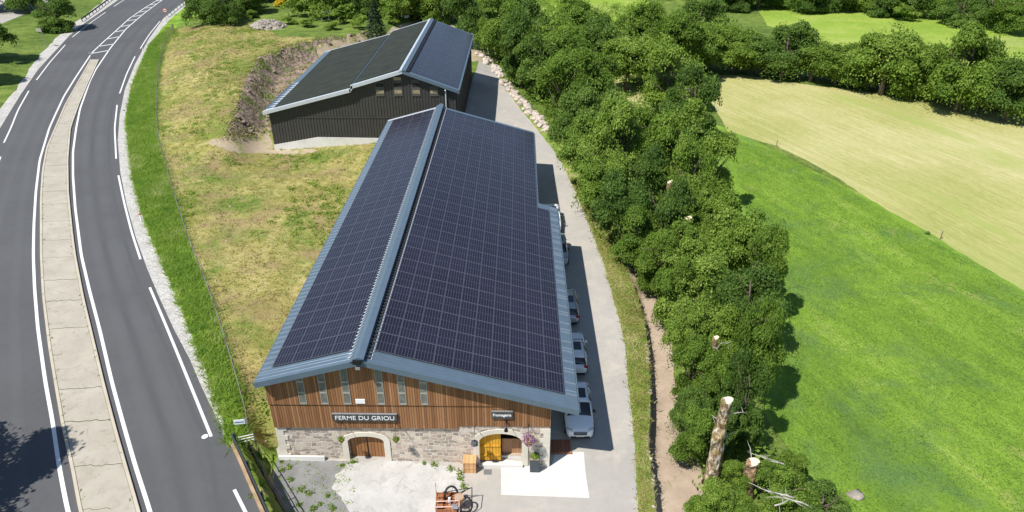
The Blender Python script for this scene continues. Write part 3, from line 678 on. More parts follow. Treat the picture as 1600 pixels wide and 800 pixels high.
def bush_px(px, py, rpx, label, group=None, kind='bush', name='shrub', z=None, hs=1.0):
    p = gnd(px, py) if z is None else at(px, py, z); tcount[0] += 1; g = random.Random(tcount[0]*7)
    v = (py-400)/F; depth = (HC-p[2])/(math.sin(PITCH)+v*math.cos(PITCH)); s = rpx*depth/F/1.5
    i = g.randrange(3) if kind == 'bush' else 0
    o = link(name, CROWN[kind, i], None, (p[0], p[1], p[2]-.25*s), (s, s, s*hs), g.uniform(0, 6)); return tag(o, label, 'shrub', group)
GB = 'trees in the belt beside the driveway'
drive_side = [(1112, 782, 34, 3.2, 'leaf'), (1150, 738, 24, 2.8, 'leaflight'), (1148, 790, 30, 3.2, 'leaf'), (1088, 676, 32, 4.5, 'leaf'), (1080, 632, 30, 4.6, 'leafdark'), (1084, 572, 36, 5.2, 'leaf'), (1078, 505, 34, 6.0, 'leaf'), (1054, 445, 34, 6.2, 'leaf'), (1026, 398, 34, 6.5, 'leaf'), (996, 356, 40, 7, 'leaf'), (972, 310, 42, 7.5, 'leafdark'),
              (944, 268, 40, 8, 'leaf'), (926, 222, 40, 9, 'leaf'), (902, 176, 42, 9.5, 'leafdark'), (880, 130, 40, 10, 'leaf'), (848, 92, 40, 10.5, 'leafdark'), (816, 56, 38, 11, 'leafdark'), (778, 26, 36, 11, 'leaf'), (728, 8, 40, 11, 'leafdark')]
middle = [(1108, 572, 28, 4.4, 'leaf'), (1142, 545, 28, 4.8, 'leaflight'), (1090, 372, 26, 6.2, 'leaf'), (1226, 768, 44, 3.6, 'leaf'), (1128, 668, 30, 4.0, 'leafdark'), (1122, 600, 46, 5.5, 'leaf'), (1150, 530, 40, 6.5, 'leaflight'), (1092, 452, 50, 7.0, 'leaf'), (1070, 392, 46, 7.2, 'leaf'), (1040, 330, 46, 7.8, 'leafdark'), (1002, 268, 46, 8.5, 'leafdark'),
          (966, 212, 46, 10, 'leaf'), (930, 165, 46, 11, 'leafdark'), (905, 108, 50, 12, 'leaf'), (868, 60, 50, 12, 'leaf'), (825, 30, 44, 12, 'leafdark'), (790, 2, 44, 11, 'leaf')]
field_side = [(1284, 788, 42, 3.6, 'leafdark'), (1240, 728, 24, 3.2, 'leaf'), (1168, 606, 38, 7, 'leafdark'), (1192, 520, 42, 9, 'leaf'), (1172, 458, 50, 8.5, 'leafdark'), (1195, 412, 38, 8, 'leaf'), (1150, 372, 46, 7.5, 'leaf'), (1110, 322, 44, 8.5, 'leaf'),
              (1116, 246, 42, 10, 'leaflight'), (1078, 268, 42, 9, 'leaf'), (1062, 210, 46, 10.5, 'leaf'), (1022, 205, 40, 9, 'leaf'), (1085, 150, 38, 11, 'leafdark'), (1048, 105, 50, 13, 'leaflight'), (985, 80, 48, 12, 'leaf'), (945, 52, 48, 12, 'leafdark'),
              (1062, 55, 50, 12, 'leaf'), (1012, 40, 46, 12, 'leaf'), (900, 32, 44, 11, 'leaf'), (1095, 22, 44, 11, 'leafdark')]
CN = {'leaf': 'mid green', 'leafdark': 'dark green', 'leaflight': 'bright fresh green'}
for side, lst in (('driveway edge', drive_side), ('middle', middle), ('field edge', field_side)):
    for i, (px, py, r, H, k) in enumerate(lst):
        if H > 4.5: H *= rng.uniform(.9, 1.2); r *= rng.uniform(.84, 1.06)
        plant_px(px, py, H, r, k, f'{CN[k]} tree, {ORD[i]} from the front on the {side} of the tree belt', GB)
GH = 'hedgerow trees behind the mown field'
hedge = [(1112, 12, 44, 'leaf'), (1150, 38, 42, 'leaf'), (1190, 45, 40, 'leafdark'), (1232, 22, 44, 'leafdark'), (1275, 50, 38, 'leaf'), (1312, 66, 38, 'leaf'), (1350, 56, 36, 'leaf'), (1395, 26, 54, 'leaf'),
         (1440, 58, 42, 'leaflight'), (1475, 62, 38, 'leaf'), (1518, 32, 50, 'leaf'), (1556, 78, 40, 'leaf'), (1592, 66, 44, 'leafdark'), (1640, 75, 44, 'leaf')]
BASEX, BASEY = [1100, 1200, 1300, 1400, 1480, 1600, 1700], [112, 120, 132, 144, 156, 180, 198]
for i, (px, top, r, k) in enumerate(hedge):
    by = np.interp(px, BASEX, BASEY)-4; H = (by-top)/9.3; py = by-.60*(by-top)*8.6/9.3; r *= .96
    plant_px(px, py, H, r, k, f'{CN[k]} tree {ORD[i]} from the left in the field hedgerow', GH, drop=.12)
for i, px in enumerate(range(1100, 1640, 28)):
    by = np.interp(px, BASEX, BASEY)
    bush_px(px, by-5, 26, f'low bush under the hedgerow trees, {ORD[i]} from the left', 'low bushes under the hedgerow')
FB = lambda x: np.interp(x, [1050, 1200, 1280, 1370, 1440, 1500, 1560, 1600, 1700], [6, 6, 8, 12, 18, 24, 34, 44, 66])
far = [(x, FB(x)-24-(k % 3)*3, 22+(k % 2)*3) for k, x in enumerate(range(1150, 1680, 40))][:12]+[(x, FB(x)-44, 26) for x in range(1030, 1680, 62)][:9]
for i, (px, py, r) in enumerate(far):
    r *= 1.15
    k = ['leafdark', 'leafdark', 'leaf'][i % 3]
    plant_px(px, py, 9, r, k, f'distant {CN[k]} tree above the far pasture, ' + (f'{ORD[i]} along the wood edge' if i < 12 else f'{ORD[i-12]} in the deeper row'), 'distant trees above the far pasture', drop=.3)
bush_px(1412, 33, 20, 'rounded dark bush alone on the far pasture, near the large hedgerow tree'); bush_px(1380, 24, 13, 'small olive bush beside the rounded bush on the far pasture')
# trees behind the rear barn and up the road
back = [(320, -10, 32, 9, 'leafdark'), (348, 2, 26, 7, 'leafdark'), (380, -18, 26, 8, 'leaf'), (415, -34, 28, 8, 'leaf'), (480, -34, 26, 8, 'leafdark'), (515, -18, 30, 9, 'leaf'), (560, -18, 28, 9, 'leafdark'), (618, -12, 26, 8, 'leaf'), (655, -8, 28, 9, 'leaf'), (690, -6, 30, 9, 'leaf')]
for i, (px, py, r, H, k) in enumerate(back):
    plant_px(px, py, H, r, k, f'{CN[k]} tree, {ORD[i]} from the road in the row behind the rear barn', 'trees behind the rear barn', drop=.3)
for i, (px, py, r) in enumerate([(470, 26, 24), (505, 30, 22), (540, 36, 22), (562, 44, 16), (600, 22, 20), (640, 18, 20), (398, 12, 16), (365, 14, 18), (660, 26, 16), (620, 8, 20)]):
    bush_px(px, py, r, f'green shrub in the rough grass behind the rear barn, {ORD[i]} of the scattered ones', 'scrub behind the rear barn', kind='bush' if i % 3 else 'bushlight')
for i, (px, py, r) in enumerate([(300, 22, 12), (325, 26, 16), (348, 30, 14), (372, 24, 18), (395, 28, 14), (452, 38, 14), (482, 42, 15), (520, 46, 14), (488, 14, 18), (555, 28, 15), (572, 10, 18), (612, 36, 13), (645, 8, 18), (675, 14, 20), (700, 24, 18), (330, 8, 18)]):
    bush_px(px, py, r, f'low leafy shrub in the band of scrub behind the bank, {ORD[i]} of the lower row', 'low scrub behind the bank', kind='bushlight' if i % 2 else 'bush', hs=.7)
bush_px(440, 10, 14, 'yellow flowering broom bush in the rough grass behind the barn', kind='broom', name='broom_bush')
bush_px(462, 6, 9, 'smaller yellow broom bush beside the larger one', kind='broom', name='broom_bush')
plant_px(80, 8, 8, 30, 'leafdark', 'dark tree standing alone between the old road and the highway', None, drop=.3)
def shade_tree(px, py, H, R_m, kind, label):
    p = gnd(px, py); plant_tree(p[0]-.495*H*.55, p[1]-.436*H*.55, H, R_m, kind, label, None)
shade_tree(8, 92, 9, 4.6, 'leafdark', 'dark tree at the left edge of the frame beside the gravel shoulder')
shade_tree(-22, 128, 9, 4.4, 'leafdark', 'dark tree just outside the left edge below the other shoulder tree')
shade_tree(18, 12, 10, 6.5, 'leafdark', 'tall dark tree shading the old road in the top left corner')
plant_px(30, -25, 9, 30, 'leafdark', 'dark tree behind the old road in the top corner', None, drop=.3)
# off-frame tree that throws the branch shadow over the near road
plant_tree(-34.4, 24.3, 12, 4.2, 'leaf', 'tall roadside tree below the frame, throwing its shadow over the highway', None)
# spruces
def spruce(px, py, H, label):
    z = 3.0
    for _ in range(5): p = at(px, py, z); z = h1(p[0], p[1])
    root = empty('spruce_tree', (p[0], p[1], z), label, 'tree'); g = np.random.default_rng(int(px)); n = 9000
    t = g.random(n)**.8; lay = np.floor(t*16)/16+g.uniform(0, .035, n); zc = .6+lay*(H-.6); rr = (1-lay)*H*.26*g.uniform(.3, 1.05, n)**.5+.08; a = g.uniform(0, 6.283, n)
    rr *= 1+.25*np.sin(a*7+lay*30)
    C = np.stack([np.cos(a)*rr, np.sin(a)*rr, zc-rr*.28], 1); N = np.stack([np.cos(a)*.4, np.sin(a)*.4, np.ones(n)], 1)+g.normal(size=(n, 3))*.3
    link('crown', leaves_mesh('crown', C, N, g.uniform(.10, .24, n), 'needle', aspect=.4), root)
    mb = MB(); mb.tube([(0, 0, -.5), (0, 0, H*.9)], [.16, .03], 'bark', 7); mb.build('trunk', root)
spruce(588, 55, 9.5, 'dark pointed spruce standing just behind the rear barn roof')
# pollarded trunks
def pollard(tx, ty, H, rad, label, twigs=2, seed=1, lean=0.0, mat='brownbark'):
    zg = -1.5
    for _ in range(8): tp = at(tx, ty, zg+H); zg = h1(tp[0]-lean, tp[1])
    p = (tp[0]-lean, tp[1], zg); g = random.Random(seed)
    root = empty('pollarded_trunk', (p[0], p[1], p[2]), label, 'tree trunk', 'sawn-off trunks in the tree belt')
    mb = MB(); dx = tp[0]-p[0]; pts = []; N = 14
    for k in range(N+1):
        t = k/N; pts.append((dx*t+.1*math.sin(t*5+seed)*(1-t)*t*4, .08*math.sin(t*7)*(1-t), -.3+(H+.3)*t))
    rd = [rad*(1.32-.42*k/N)*(1+.05*math.sin(k*2.3)) for k in range(N+1)]; rd[-1] = rd[-2]*1.02
    mb.tube(pts, rd, mat, 14); ob = mb.build('trunk', root, smooth=False)
    for v in ob.data.vertices:
        q = noise.noise(Vector((v.co.x*2.2, v.co.y*2.2, v.co.z*1.6+seed)))
        v.co.x += q*.24*rad/.4; v.co.y += q*.24*rad/.4
    cm = MB(); e = Vector(pts[-1]); m = 16; ring = [(e.x+rd[-1]*1.02*math.cos(a)*(1+.12*math.sin(a*3+seed)), e.y+rd[-1]*1.02*math.sin(a)*(1+.1*math.cos(a*2)), H+.03+.1*math.cos(a)) for a in [k*2*math.pi/m for k in range(m)]]
    low = [(x, y, z-.09) for x, y, z in ring]
    cm.add(ring+low, [tuple(range(m))]+[(i, m+i, m+(i+1) % m, (i+1) % m) for i in range(m)], 'cutwood'); cm.build('cut_top', root)
    for t_ in range(twigs):
        tw = MB(); z = H*g.uniform(.45, .92); a = g.uniform(-.6, 1.4) if t_ % 2 == 0 else g.uniform(0, 6.28)
        P = [Vector((dx*z/H, 0, z))]; dirn = Vector((math.cos(a), math.sin(a)*.6, .2))
        for k in range(6): P.append(P[-1]+dirn*.3); dirn = (dirn+Vector((g.uniform(-.35, .35), g.uniform(-.35, .35), g.uniform(-.45, .15)))).normalized()
        tw.tube(P, [.035, .032, .028, .024, .02, .014, .006], 'deadwood', 5)
        for k in (2, 3, 4):
            q = P[k]; d2 = Vector((g.uniform(-1, 1), g.uniform(-1, 1), g.uniform(-.6, .6))).normalized(); tw.tube([q, q+d2*.35, q+d2*.6+Vector((0, 0, -.12))], [.016, .012, .004], 'deadwood', 4)
        tw.build('dead_branch', root, smooth=True)
    return root
pollard(1136, 626, 6.6, .35, 'tall thick sawn-off trunk with flaking bark nearest the dirt path', 3, 1, .1, 'mossbark')
pollard(1176, 722, 3.0, .38, 'short stout sawn-off trunk with a wide pale cut, behind the tallest one', 3, 2)
pollard(1118, 528, 5.2, .22, 'slim sawn-off trunk with dead twigs, lower of the two above the path', 3, 3)
pollard(1131, 486, 6.0, .25, 'slim sawn-off trunk with brown bark, upper of the two above the path', 2, 4)
pollard(1077, 340, 6.5, .30, 'sawn-off trunk poking through the crowns level with the lane bend', 1, 5)
pollard(1047, 284, 7.3, .24, 'small brown sawn-off trunk furthest back in the tree belt', 1, 6)
# dead branches lying in the near crown
for i, (px, py, z, a, L) in enumerate([(1225, 725, 2.6, 2.9, 2.0), (1240, 778, 2.9, 2.75, 2.4), (1262, 790, 2.6, 2.6, 2.2), (1210, 790, 2.6, .2, 1.6)]):
    g = random.Random(40+i); tw = MB(); P = [Vector((0, 0, 0))]; dirn = Vector((math.cos(a), math.sin(a), .1))
    for k in range(6): P.append(P[-1]+dirn*L/6); dirn = (dirn+Vector((g.uniform(-.3, .3), g.uniform(-.3, .3), g.uniform(-.2, .2)))).normalized()
    tw.tube(P, [.05, .046, .04, .034, .026, .018, .006], 'deadwood', 6)
    for k in (1, 2, 3, 4):
        d2 = Vector((g.uniform(-1, 1), g.uniform(-1, 1), g.uniform(-.2, .6))).normalized(); tw.tube([P[k], P[k]+d2*.4, P[k]+d2*.75], [.022, .015, .004], 'deadwood', 4)
    o = tw.build('dead_branch', smooth=True, loc=at(px, py, z)); tag(o, ['bleached forked branch uppermost in the near tree crown', 'long bleached branch across the near crown at the frame bottom', 'bleached branch reaching right over the near crown at the frame bottom', 'short bleached branch beside the stout sawn trunk'][i], 'branch', 'bleached branches in the near crown')
# undergrowth under the belt
def scatter(P, n, jit=True):
    P = np.asarray(P); lo, hi = P.min(0), P.max(0); out = np.zeros((0, 2))
    while len(out) < n:
        q = nrg.uniform(lo, hi, (n*2, 2)); out = np.concatenate([out, q[inpoly(q[:, 0], q[:, 1], P)]])
    return out[:n]
UG = gpoly([(735, 50), (800, 135), (880, 220), (975, 368), (1020, 415), (1062, 500), (1078, 590), (1096, 660), (1100, 740), (1115, 870), (1345, 870), (1290, 790), (1190, 700), (1185, 600), (1195, 560), (1215, 510), (1195, 430), (1140, 330), (1120, 260), (1085, 190), (1100, 120), (1110, 60), (1060, 20), (760, -10)], 20, 0, True)
q = scatter(UG, 1500); Cs, Ns = [], []
for x, y in q:
    m = 40; r = nrg.uniform(.6, 1.6); v = nrg.normal(size=(m, 3)); v /= np.linalg.norm(v, axis=1)[:, None]; v[:, 2] = abs(v[:, 2])
    Cs.append(np.array([x, y, 0])+v*r*nrg.uniform(.7, 1.1, (m, 1))); Ns.append(v+nrg.normal(size=(m, 3))*.5)
C = np.concatenate(Cs); C[:, 2] += hgt(C[:, 0], C[:, 1]); o = link('undergrowth', leaves_mesh('undergrowth', C, np.concatenate(Ns), nrg.uniform(.1, .22, len(C)), 'leaf')); tag(o, 'low leafy undergrowth beneath the tree belt', 'undergrowth', kind='stuff')
# grass tufts
def tone(q):
    c, sn = math.cos(ROWROT), math.sin(ROWROT)
    return np.array([.5+.55*noise.noise(Vector(((x*c-y*sn)*.12, (x*sn+y*c)*.5, 3.3)))+.45*noise.noise(Vector((x*.7, y*.7, 9.1))) for x, y in q])
def tufts(name, P, n, hmin, hmax, mat, label, excl=None, blades=5, w=.03, spread=.12):
    q = scatter(P, n)
    if excl is not None:
        for E_ in excl: q = q[~inpoly(q[:, 0], q[:, 1], E_)]
    z = hgt(q[:, 0], q[:, 1]); n = len(q)*blades; X = np.repeat(q, blades, 0)+nrg.normal(size=(n, 2))*spread; Z = np.repeat(z, blades)-.02
    hh = nrg.uniform(hmin, hmax, n); a = nrg.uniform(0, 6.28, n); wv = np.stack([np.cos(a), np.sin(a)], 1)*(w*nrg.uniform(.6, 1.4, (n, 1)))
    ln = nrg.normal(size=(n, 2))*hh[:, None]*.9
    Pt = np.zeros((n, 3, 3)); Pt[:, 0, :2] = X-wv; Pt[:, 1, :2] = X+wv; Pt[:, 2, :2] = X+ln; Pt[:, 0, 2] = Z; Pt[:, 1, 2] = Z; Pt[:, 2, 2] = Z+hh
    me = bpy.data.meshes.new(name); me.vertices.add(3*n); me.vertices.foreach_set('co', Pt.ravel()); me.loops.add(3*n); me.loops.foreach_set('vertex_index', np.arange(3*n))
    me.polygons.add(n); me.polygons.foreach_set('loop_start', np.arange(n)*3); me.polygons.foreach_set('loop_total', np.full(n, 3))
    at_ = me.attributes.new('rnd', 'FLOAT', 'FACE'); at_.data.foreach_set('value', np.clip(np.repeat(tone(q), blades)+nrg.normal(size=n)*.12, 0, 1))
    me.materials.append(M[mat]); me.update(calc_edges=True)
    tag(link(name, me), label, 'grass', kind='stuff')
VIS = lambda pl: gpoly(pl, 12, 0, True)
tufts('verge_grass', VIS([(352, 695), (340, 650), (322, 592), (300, 532), (272, 460), (250, 405), (221, 335), (208, 285), (200, 230), (197, 190), (206, 135), (234, 70), (262, 42), (276, 48), (258, 75), (250, 110), (246, 160), (248, 220), (260, 262), (276, 315), (290, 358), (302, 405), (330, 460), (346, 510), (362, 562), (378, 600), (386, 660), (400, 715), (372, 705)]), 17000, .15, .5, 'tuft', 'lush green grass on the road verge')
tufts('dry_grass', HILLP, 22000, .06, .22, 'drytuft', 'dry yellow grass on the hillside', excl=[BANKP, TAN2, TAN3, VERGEP, YARD], w=.035)
tufts('strip_grass', band([p for p in LR if p[1] < 75], [p for p in LW if p[1] < 75]), 5000, .06, .22, 'drytuft', 'patchy grass between driveway and ditch')
tufts('meadow_grass', VIS([(1140, 215), (1250, 250), (1360, 318), (1600, 460), (1650, 820), (1330, 820), (1290, 770), (1200, 680), (1230, 560), (1160, 300)]), 34000, .05, .16, 'meadowtuft', 'long meadow grass in the green field', w=.018, spread=.3)
hq = scatter(HILLP, 5200); nz = np.array([noise.noise(Vector((x*.16, y*.16, 5.0)))+.35*noise.noise(Vector((x*.8, y*.8, 1.0))) for x, y in hq])
cx_, cy_ = gnd(495, 320)[:2]; nz += .5*np.exp(-((hq[:, 0]-cx_)**2/6+(hq[:, 1]-cy_)**2/60))
hq = hq[(nz > .22) & ~inpoly(hq[:, 0], hq[:, 1], BANKP) & ~inpoly(hq[:, 0], hq[:, 1], TAN2) & (hq[:, 0] < -14.8)]
Cs = []
for x, y in hq: Cs.append(np.array([x, y, 0])+nrg.normal(size=(22, 3))*np.array([.22, .22, 0])+np.array([0, 0, 1])*nrg.uniform(.0, .22, (22, 1)))
C = np.concatenate(Cs); C[:, 2] += hgt(C[:, 0], C[:, 1]); tag(link('hillside_weeds', leaves_mesh('hillside_weeds', C, nrg.normal(size=C.shape)*.5+np.array([0, 0, 1]), nrg.uniform(.05, .12, len(C)), 'leaflight')), 'green weed patches among the dry hillside grass', 'weeds', kind='stuff')
bq = scatter(BANKP, 150); bb = np.array([(x+rng.uniform(-.5, .5), y+rng.uniform(-.5, .5)) for x, y in BANKP for _ in range(2)]); bq = np.concatenate([bq, bb])
Cs = [np.array([x, y, .12])+nrg.normal(size=(26, 3))*np.array([.3, .3, .1]) for x, y in bq]
C = np.concatenate(Cs); C[:, 2] += hgt(C[:, 0], C[:, 1]); tag(link('bank_weeds', leaves_mesh('bank_weeds', C, nrg.normal(size=C.shape)*.5+np.array([0, 0, 1]), nrg.uniform(.05, .13, len(C)), 'drytuft')), 'straggling grass and weeds on the cut earth bank', 'weeds', kind='stuff')
wp = []
for px, py in [(455, 750), (470, 765), (483, 772), (500, 788), (512, 775), (467, 790), (535, 727), (552, 722), (663, 724), (678, 726), (703, 733), (718, 738), (719, 748), (441, 735), (490, 795), (452, 730), (520, 795), (390, 755), (395, 775), (440, 722), (725, 760)]:
    c = gnd(px, py); wp.append(c)
Cs, Ns = [], []
for c in wp:
    m = 50; v = nrg.normal(size=(m, 3)); v /= np.linalg.norm(v, axis=1)[:, None]; v[:, 2] = abs(v[:, 2])*.5; r = nrg.uniform(.12, .32)
    Cs.append(np.array(c)+v*r*nrg.uniform(.3, 1.2, (m, 1))); Ns.append(v+nrg.normal(size=(m, 3))*.5)
tag(link('weeds', leaves_mesh('weeds', np.concatenate(Cs), np.concatenate(Ns), nrg.uniform(.04, .09, 50*len(wp)), 'leaflight')), 'weeds growing through the gravel and concrete edges', 'weeds', kind='stuff')
Cs = [np.array([x, y, 2.13])+nrg.normal(size=(12, 3))*np.array([.035, .07, .015]) for x, y in MEDW]; C = np.concatenate(Cs)
tag(link('median_weeds', leaves_mesh('median_weeds', C, nrg.normal(size=C.shape)*.4+np.array([0, 0, 1]), nrg.uniform(.015, .04, len(C)), 'leafdark')), 'tiny weeds in the joints of the concrete median', 'weeds', kind='stuff')
q = scatter(YGR, 130); Cs = []
for x, y in q: Cs.append(np.array([x, y, h1(x, y)+.02])+nrg.normal(size=(14, 3))*np.array([.12, .12, .03]))
C = np.concatenate(Cs); tag(link('yard_weeds', leaves_mesh('yard_weeds', C, nrg.normal(size=C.shape)*.4+np.array([0, 0, 1]), nrg.uniform(.025, .055, len(C)), 'tuft')), 'sparse low weeds over the grey gravel', 'weeds', kind='stuff')

# ------------------------------------------------------------------ barn in front
YF = 31.19; YB = 75.0; XL, XR = -14.25, 1.93
RX, RZ = -8.62, 8.52; SLR = .2843; SLL = .2728
def roofz(x): return RZ-SLR*(x-RX) if x > RX else RZ-SLL*(RX-x)
barn = empty('barn', ((XL+XR)/2, YF, 0), 'long stone and timber barn with solar roof and FERME DU GRIOU sign', 'barn')
BL = Vector(barn.location)
def inb(o): o.parent = barn; o.matrix_parent_inverse = Matrix.Translation(-BL); return o
def zs_arch(x, xa, xb, zsp, zap):
    t = (x-(xa+xb)/2)/((xb-xa)/2); return zsp+(zap-zsp)*math.sqrt(max(0, 1-t*t*.97))
def arch_wall(x0, x1, ztop, y, zb, ops, m, depth=.45):
    mb = MB(); xs = x0
    def q(a, b, c, d): mb.add([a, b, c, d], [(0, 1, 2, 3)], m)
    for xa, xb, zsp, zap in ops:
        q((xs, y, zb), (xa, y, zb), (xa, y, ztop), (xs, y, ztop)); N = 16
        for k in range(N):
            a = xa+(xb-xa)*k/N; b = xa+(xb-xa)*(k+1)/N; za, zb2 = zs_arch(a, xa, xb, zsp, zap), zs_arch(b, xa, xb, zsp, zap)
            q((a, y, za), (b, y, zb2), (b, y, ztop), (a, y, ztop)); q((a, y, za), (b, y, zb2), (b, y+depth, zb2), (a, y+depth, za))
        q((xa, y, zb), (xa, y+depth, zb), (xa, y+depth, zs_arch(xa, xa, xb, zsp, zap)), (xa, y, zs_arch(xa, xa, xb, zsp, zap)))
        q((xb, y, zb), (xb, y+depth, zb), (xb, y+depth, zs_arch(xb, xa, xb, zsp, zap)), (xb, y, zs_arch(xb, xa, xb, zsp, zap)))
        xs = xb
    q((xs, y, zb), (x1, y, zb), (x1, y, ztop), (xs, y, ztop)); q((x0, y, ztop), (x1, y, ztop), (x1, y+depth, ztop), (x0, y+depth, ztop))
    q((x0, y, zb), (x0, y+depth, zb), (x0, y+depth, ztop), (x0, y, ztop)); q((x1, y, zb), (x1, y+depth, zb), (x1, y+depth, ztop), (x1, y, ztop))
    return mb
def surround(xa, xb, zsp, zap, y, zb, w, m='ashlar', proud=.05):
    mb = MB(); N = 20; inn = [(xa, zb)]+[(xa+(xb-xa)*k/N, zs_arch(xa+(xb-xa)*k/N, xa, xb, zsp, zap)) for k in range(N+1)]+[(xb, zb)]
    XA, XB = xa-w, xb+w; out = [(XA, zb)]+[(XA+(XB-XA)*k/N, zs_arch(XA+(XB-XA)*k/N, XA, XB, zsp+.05, zap+w*.85)) for k in range(N+1)]+[(XB, zb)]
    n = len(inn)
    vs = [(x, y-proud, z) for x, z in inn]+[(x, y-proud, z) for x, z in out]+[(x, y+.02, z) for x, z in out]+[(x, y+.1, z) for x, z in inn]
    fs = [(i, i+1, n+i+1, n+i) for i in range(n-1)]+[(n+i, n+i+1, 2*n+i+1, 2*n+i) for i in range(n-1)]+[(i, i+1, 3*n+i+1, 3*n+i) for i in range(n-1)]
    mb.add(vs, fs, m); return mb
XS = -3.42
D1 = (-10.1, -7.95, 1.85, 2.28); D2 = (-2.24, .28, 2.0, 2.66)
inb(arch_wall(XL, XS, 3.04, YF, -.3, [D1], 'stone').build('stone_wall'))
inb(arch_wall(XS, XR, 3.24, YF-.10, -.3, [D2], 'stone2').build('stone_wall'))
inb(surround(D1[0], D1[1], D1[2], D1[3], YF-.002, .25, .36).build('door_surround'))
inb(surround(D2[0], D2[1], D2[2], D2[3], YF-.102, .1, .38).build('door_surround'))
q = MB(); q2 = MB()
for k in range(9):
    zz0 = -.2+k*.36; w = .42 if k % 2 else .62
    q.box((XL-.03, YF-.04, zz0), (XL+w, YF+.3, zz0+.345), 'ashlar'); q2.box((XR-w*.9, YF-.13, zz0), (XR+.03, YF+.3, zz0+.345), 'ashlar')
inb(q.build('quoin')); inb(q2.build('quoin'))
# plinth of broken pale render at the left
q = MB(); q.box((XL-.1, YF-.28, -.2), (-11.6, YF-.045, .78), 'plaster', top=(1, .5)); inb(q.build('plinth'))
# timber gable: mesh polygon upper and lower
q = MB()
def zlow(x): return 3.0 if x < XS else 3.2
q.prism([(XL+.0, 3.045), (XS-.002, 3.045), (XS, 3.245), (XR+.02, 3.245), (XR+.02, roofz(XR)-.28), (RX, RZ-.28), (XL, roofz(XL)-.28)], YF-.16, YF+.2, 'timber', 'y'); inb(q.build('timber_gable'))
q = MB(); q.prism([(XL-.03, 4.87), (1.2, 4.84), (1.2, roofz(1.2)-.3), (RX, RZ-.29), (XL-.03, roofz(XL)-.29)], YF-.235, YF-.164, 'timber', 'y'); inb(q.build('upper_cladding'))
q = MB()
q.box((XL-.05, YF+.3, -.3), (XL+.2, YB, roofz(XL)-.25), 'timber')
q.box((XR-.25, YF+.3, -.3), (XR, 57.0, roofz(XR)-.25), 'plaster'); q.box((.1, 57.0, -.3), (.35, YB, roofz(.2)-.25), 'plaster'); q.box((.1, 56.9, -.3), (XR-.01, 57.15, 5.2), 'plaster')
q.prism([(XL, -.3), (.3, -.3), (.3, roofz(.3)-.26), (RX, RZ-.28), (XL, roofz(XL)-.28)], YB-.3, YB-.05, 'timber', 'y'); inb(q.build('outer_wall'))
q = MB(); q.box((XL+.3, YF+.5, .05), (XR-.3, YB-.5, .27), 'plaster'); inb(q.build('floor_slab')); q = MB(); q.box((-2.2, YF+.5, .272), (.25, YF+4.9, .29), 'dirt'); inb(q.build('shop_floor'))
q = MB(); q.box((XL+.3, YF+5.0, .27), (XR-.3, YF+5.1, 3.2), 'dark'); q.box((XL+.3, YF+.46, 3.26), (XR-.3, YF+5, 3.36), 'dark'); inb(q.build('inner_wall'))  # near-black wall and ceiling put the unlit interior into the colour
# doors
def door_leaf(name, xa, xb, fa, fb, y, zb, zsp, zap, m, th=.07, trims=()):
    mb = MB(); N = 12; poly = [(xb, zb), (xa, zb)] if False else [(xa, zb)]+[(xa+(xb-xa)*k/N, zs_arch(xa+(xb-xa)*k/N, fa, fb, zsp, zap)-.02) for k in range(N+1)]+[(xb, zb)]
    mb.prism(poly, y, y+th, m, 'y')
    for z in trims: mb.box((xa+.04, y-.045, z-.06), (xb-.04, y-.003, z+.06), m)
    return inb(mb.build(name))
dl = door_leaf('door', D1[0], D1[1], D1[0], D1[1], YF+.28, .3, D1[2], D1[3], 'doorwood')
q = MB(); q.box((-9.05, YF+.25, .3), (-9.0, YF+.278, 2.2), 'blackiron'); o = inb(q.build('door_gap'))
door_leaf('door_leaf', D2[0], -.98, D2[0], D2[1], YF+.12, .27, D2[2], D2[3], 'ochrewood', trims=(.7, 1.45))['label'] = 'closed ochre yellow door leaf'
q = MB(); q.box((-.93, YF+.72, .30), (.26, YF+.78, 1.45), 'slatwood'); q.box((-.97, YF+1.5, .3), (.3, YF+1.56, 3.2), 'dark'); inb(q.build('inner_door_and_shade'))  # leaf cut at the sunlit height; near-black board behind paints the shade
q = MB(); q.box((-2.3, YF-.3, .02), (.35, YF-.09, .27), 'pad'); inb(q.build('door_step'))
# high strip windows of cloudy sheet
for px in (471, 505, 541, 594, 628, 662):
    x = aty(px, 612, YF-.24)[0]; zt = min(roofz(x)-.42, 99); fr = MB(); w = .21
    fr.box((x-w, YF-.262, 4.92), (x-w+.035, YF-.238, zt), 'polyframe'); fr.box((x+w-.035, YF-.262, 4.92), (x+w, YF-.238, zt), 'polyframe')
    for z in (4.92, 5.72, 6.5):
        if z+.12 < zt: fr.box((x-w+.036, YF-.262, z), (x+w-.036, YF-.238, z+.11), 'polyframe')
    f = inb(fr.build('window')); p = MB(); p.box((x-w+.036, YF-.25, 4.93), (x+w-.036, YF-.24, zt), 'poly'); g = p.build('pane'); g.parent = f; 
    g.matrix_parent_inverse = Matrix.Identity(4)
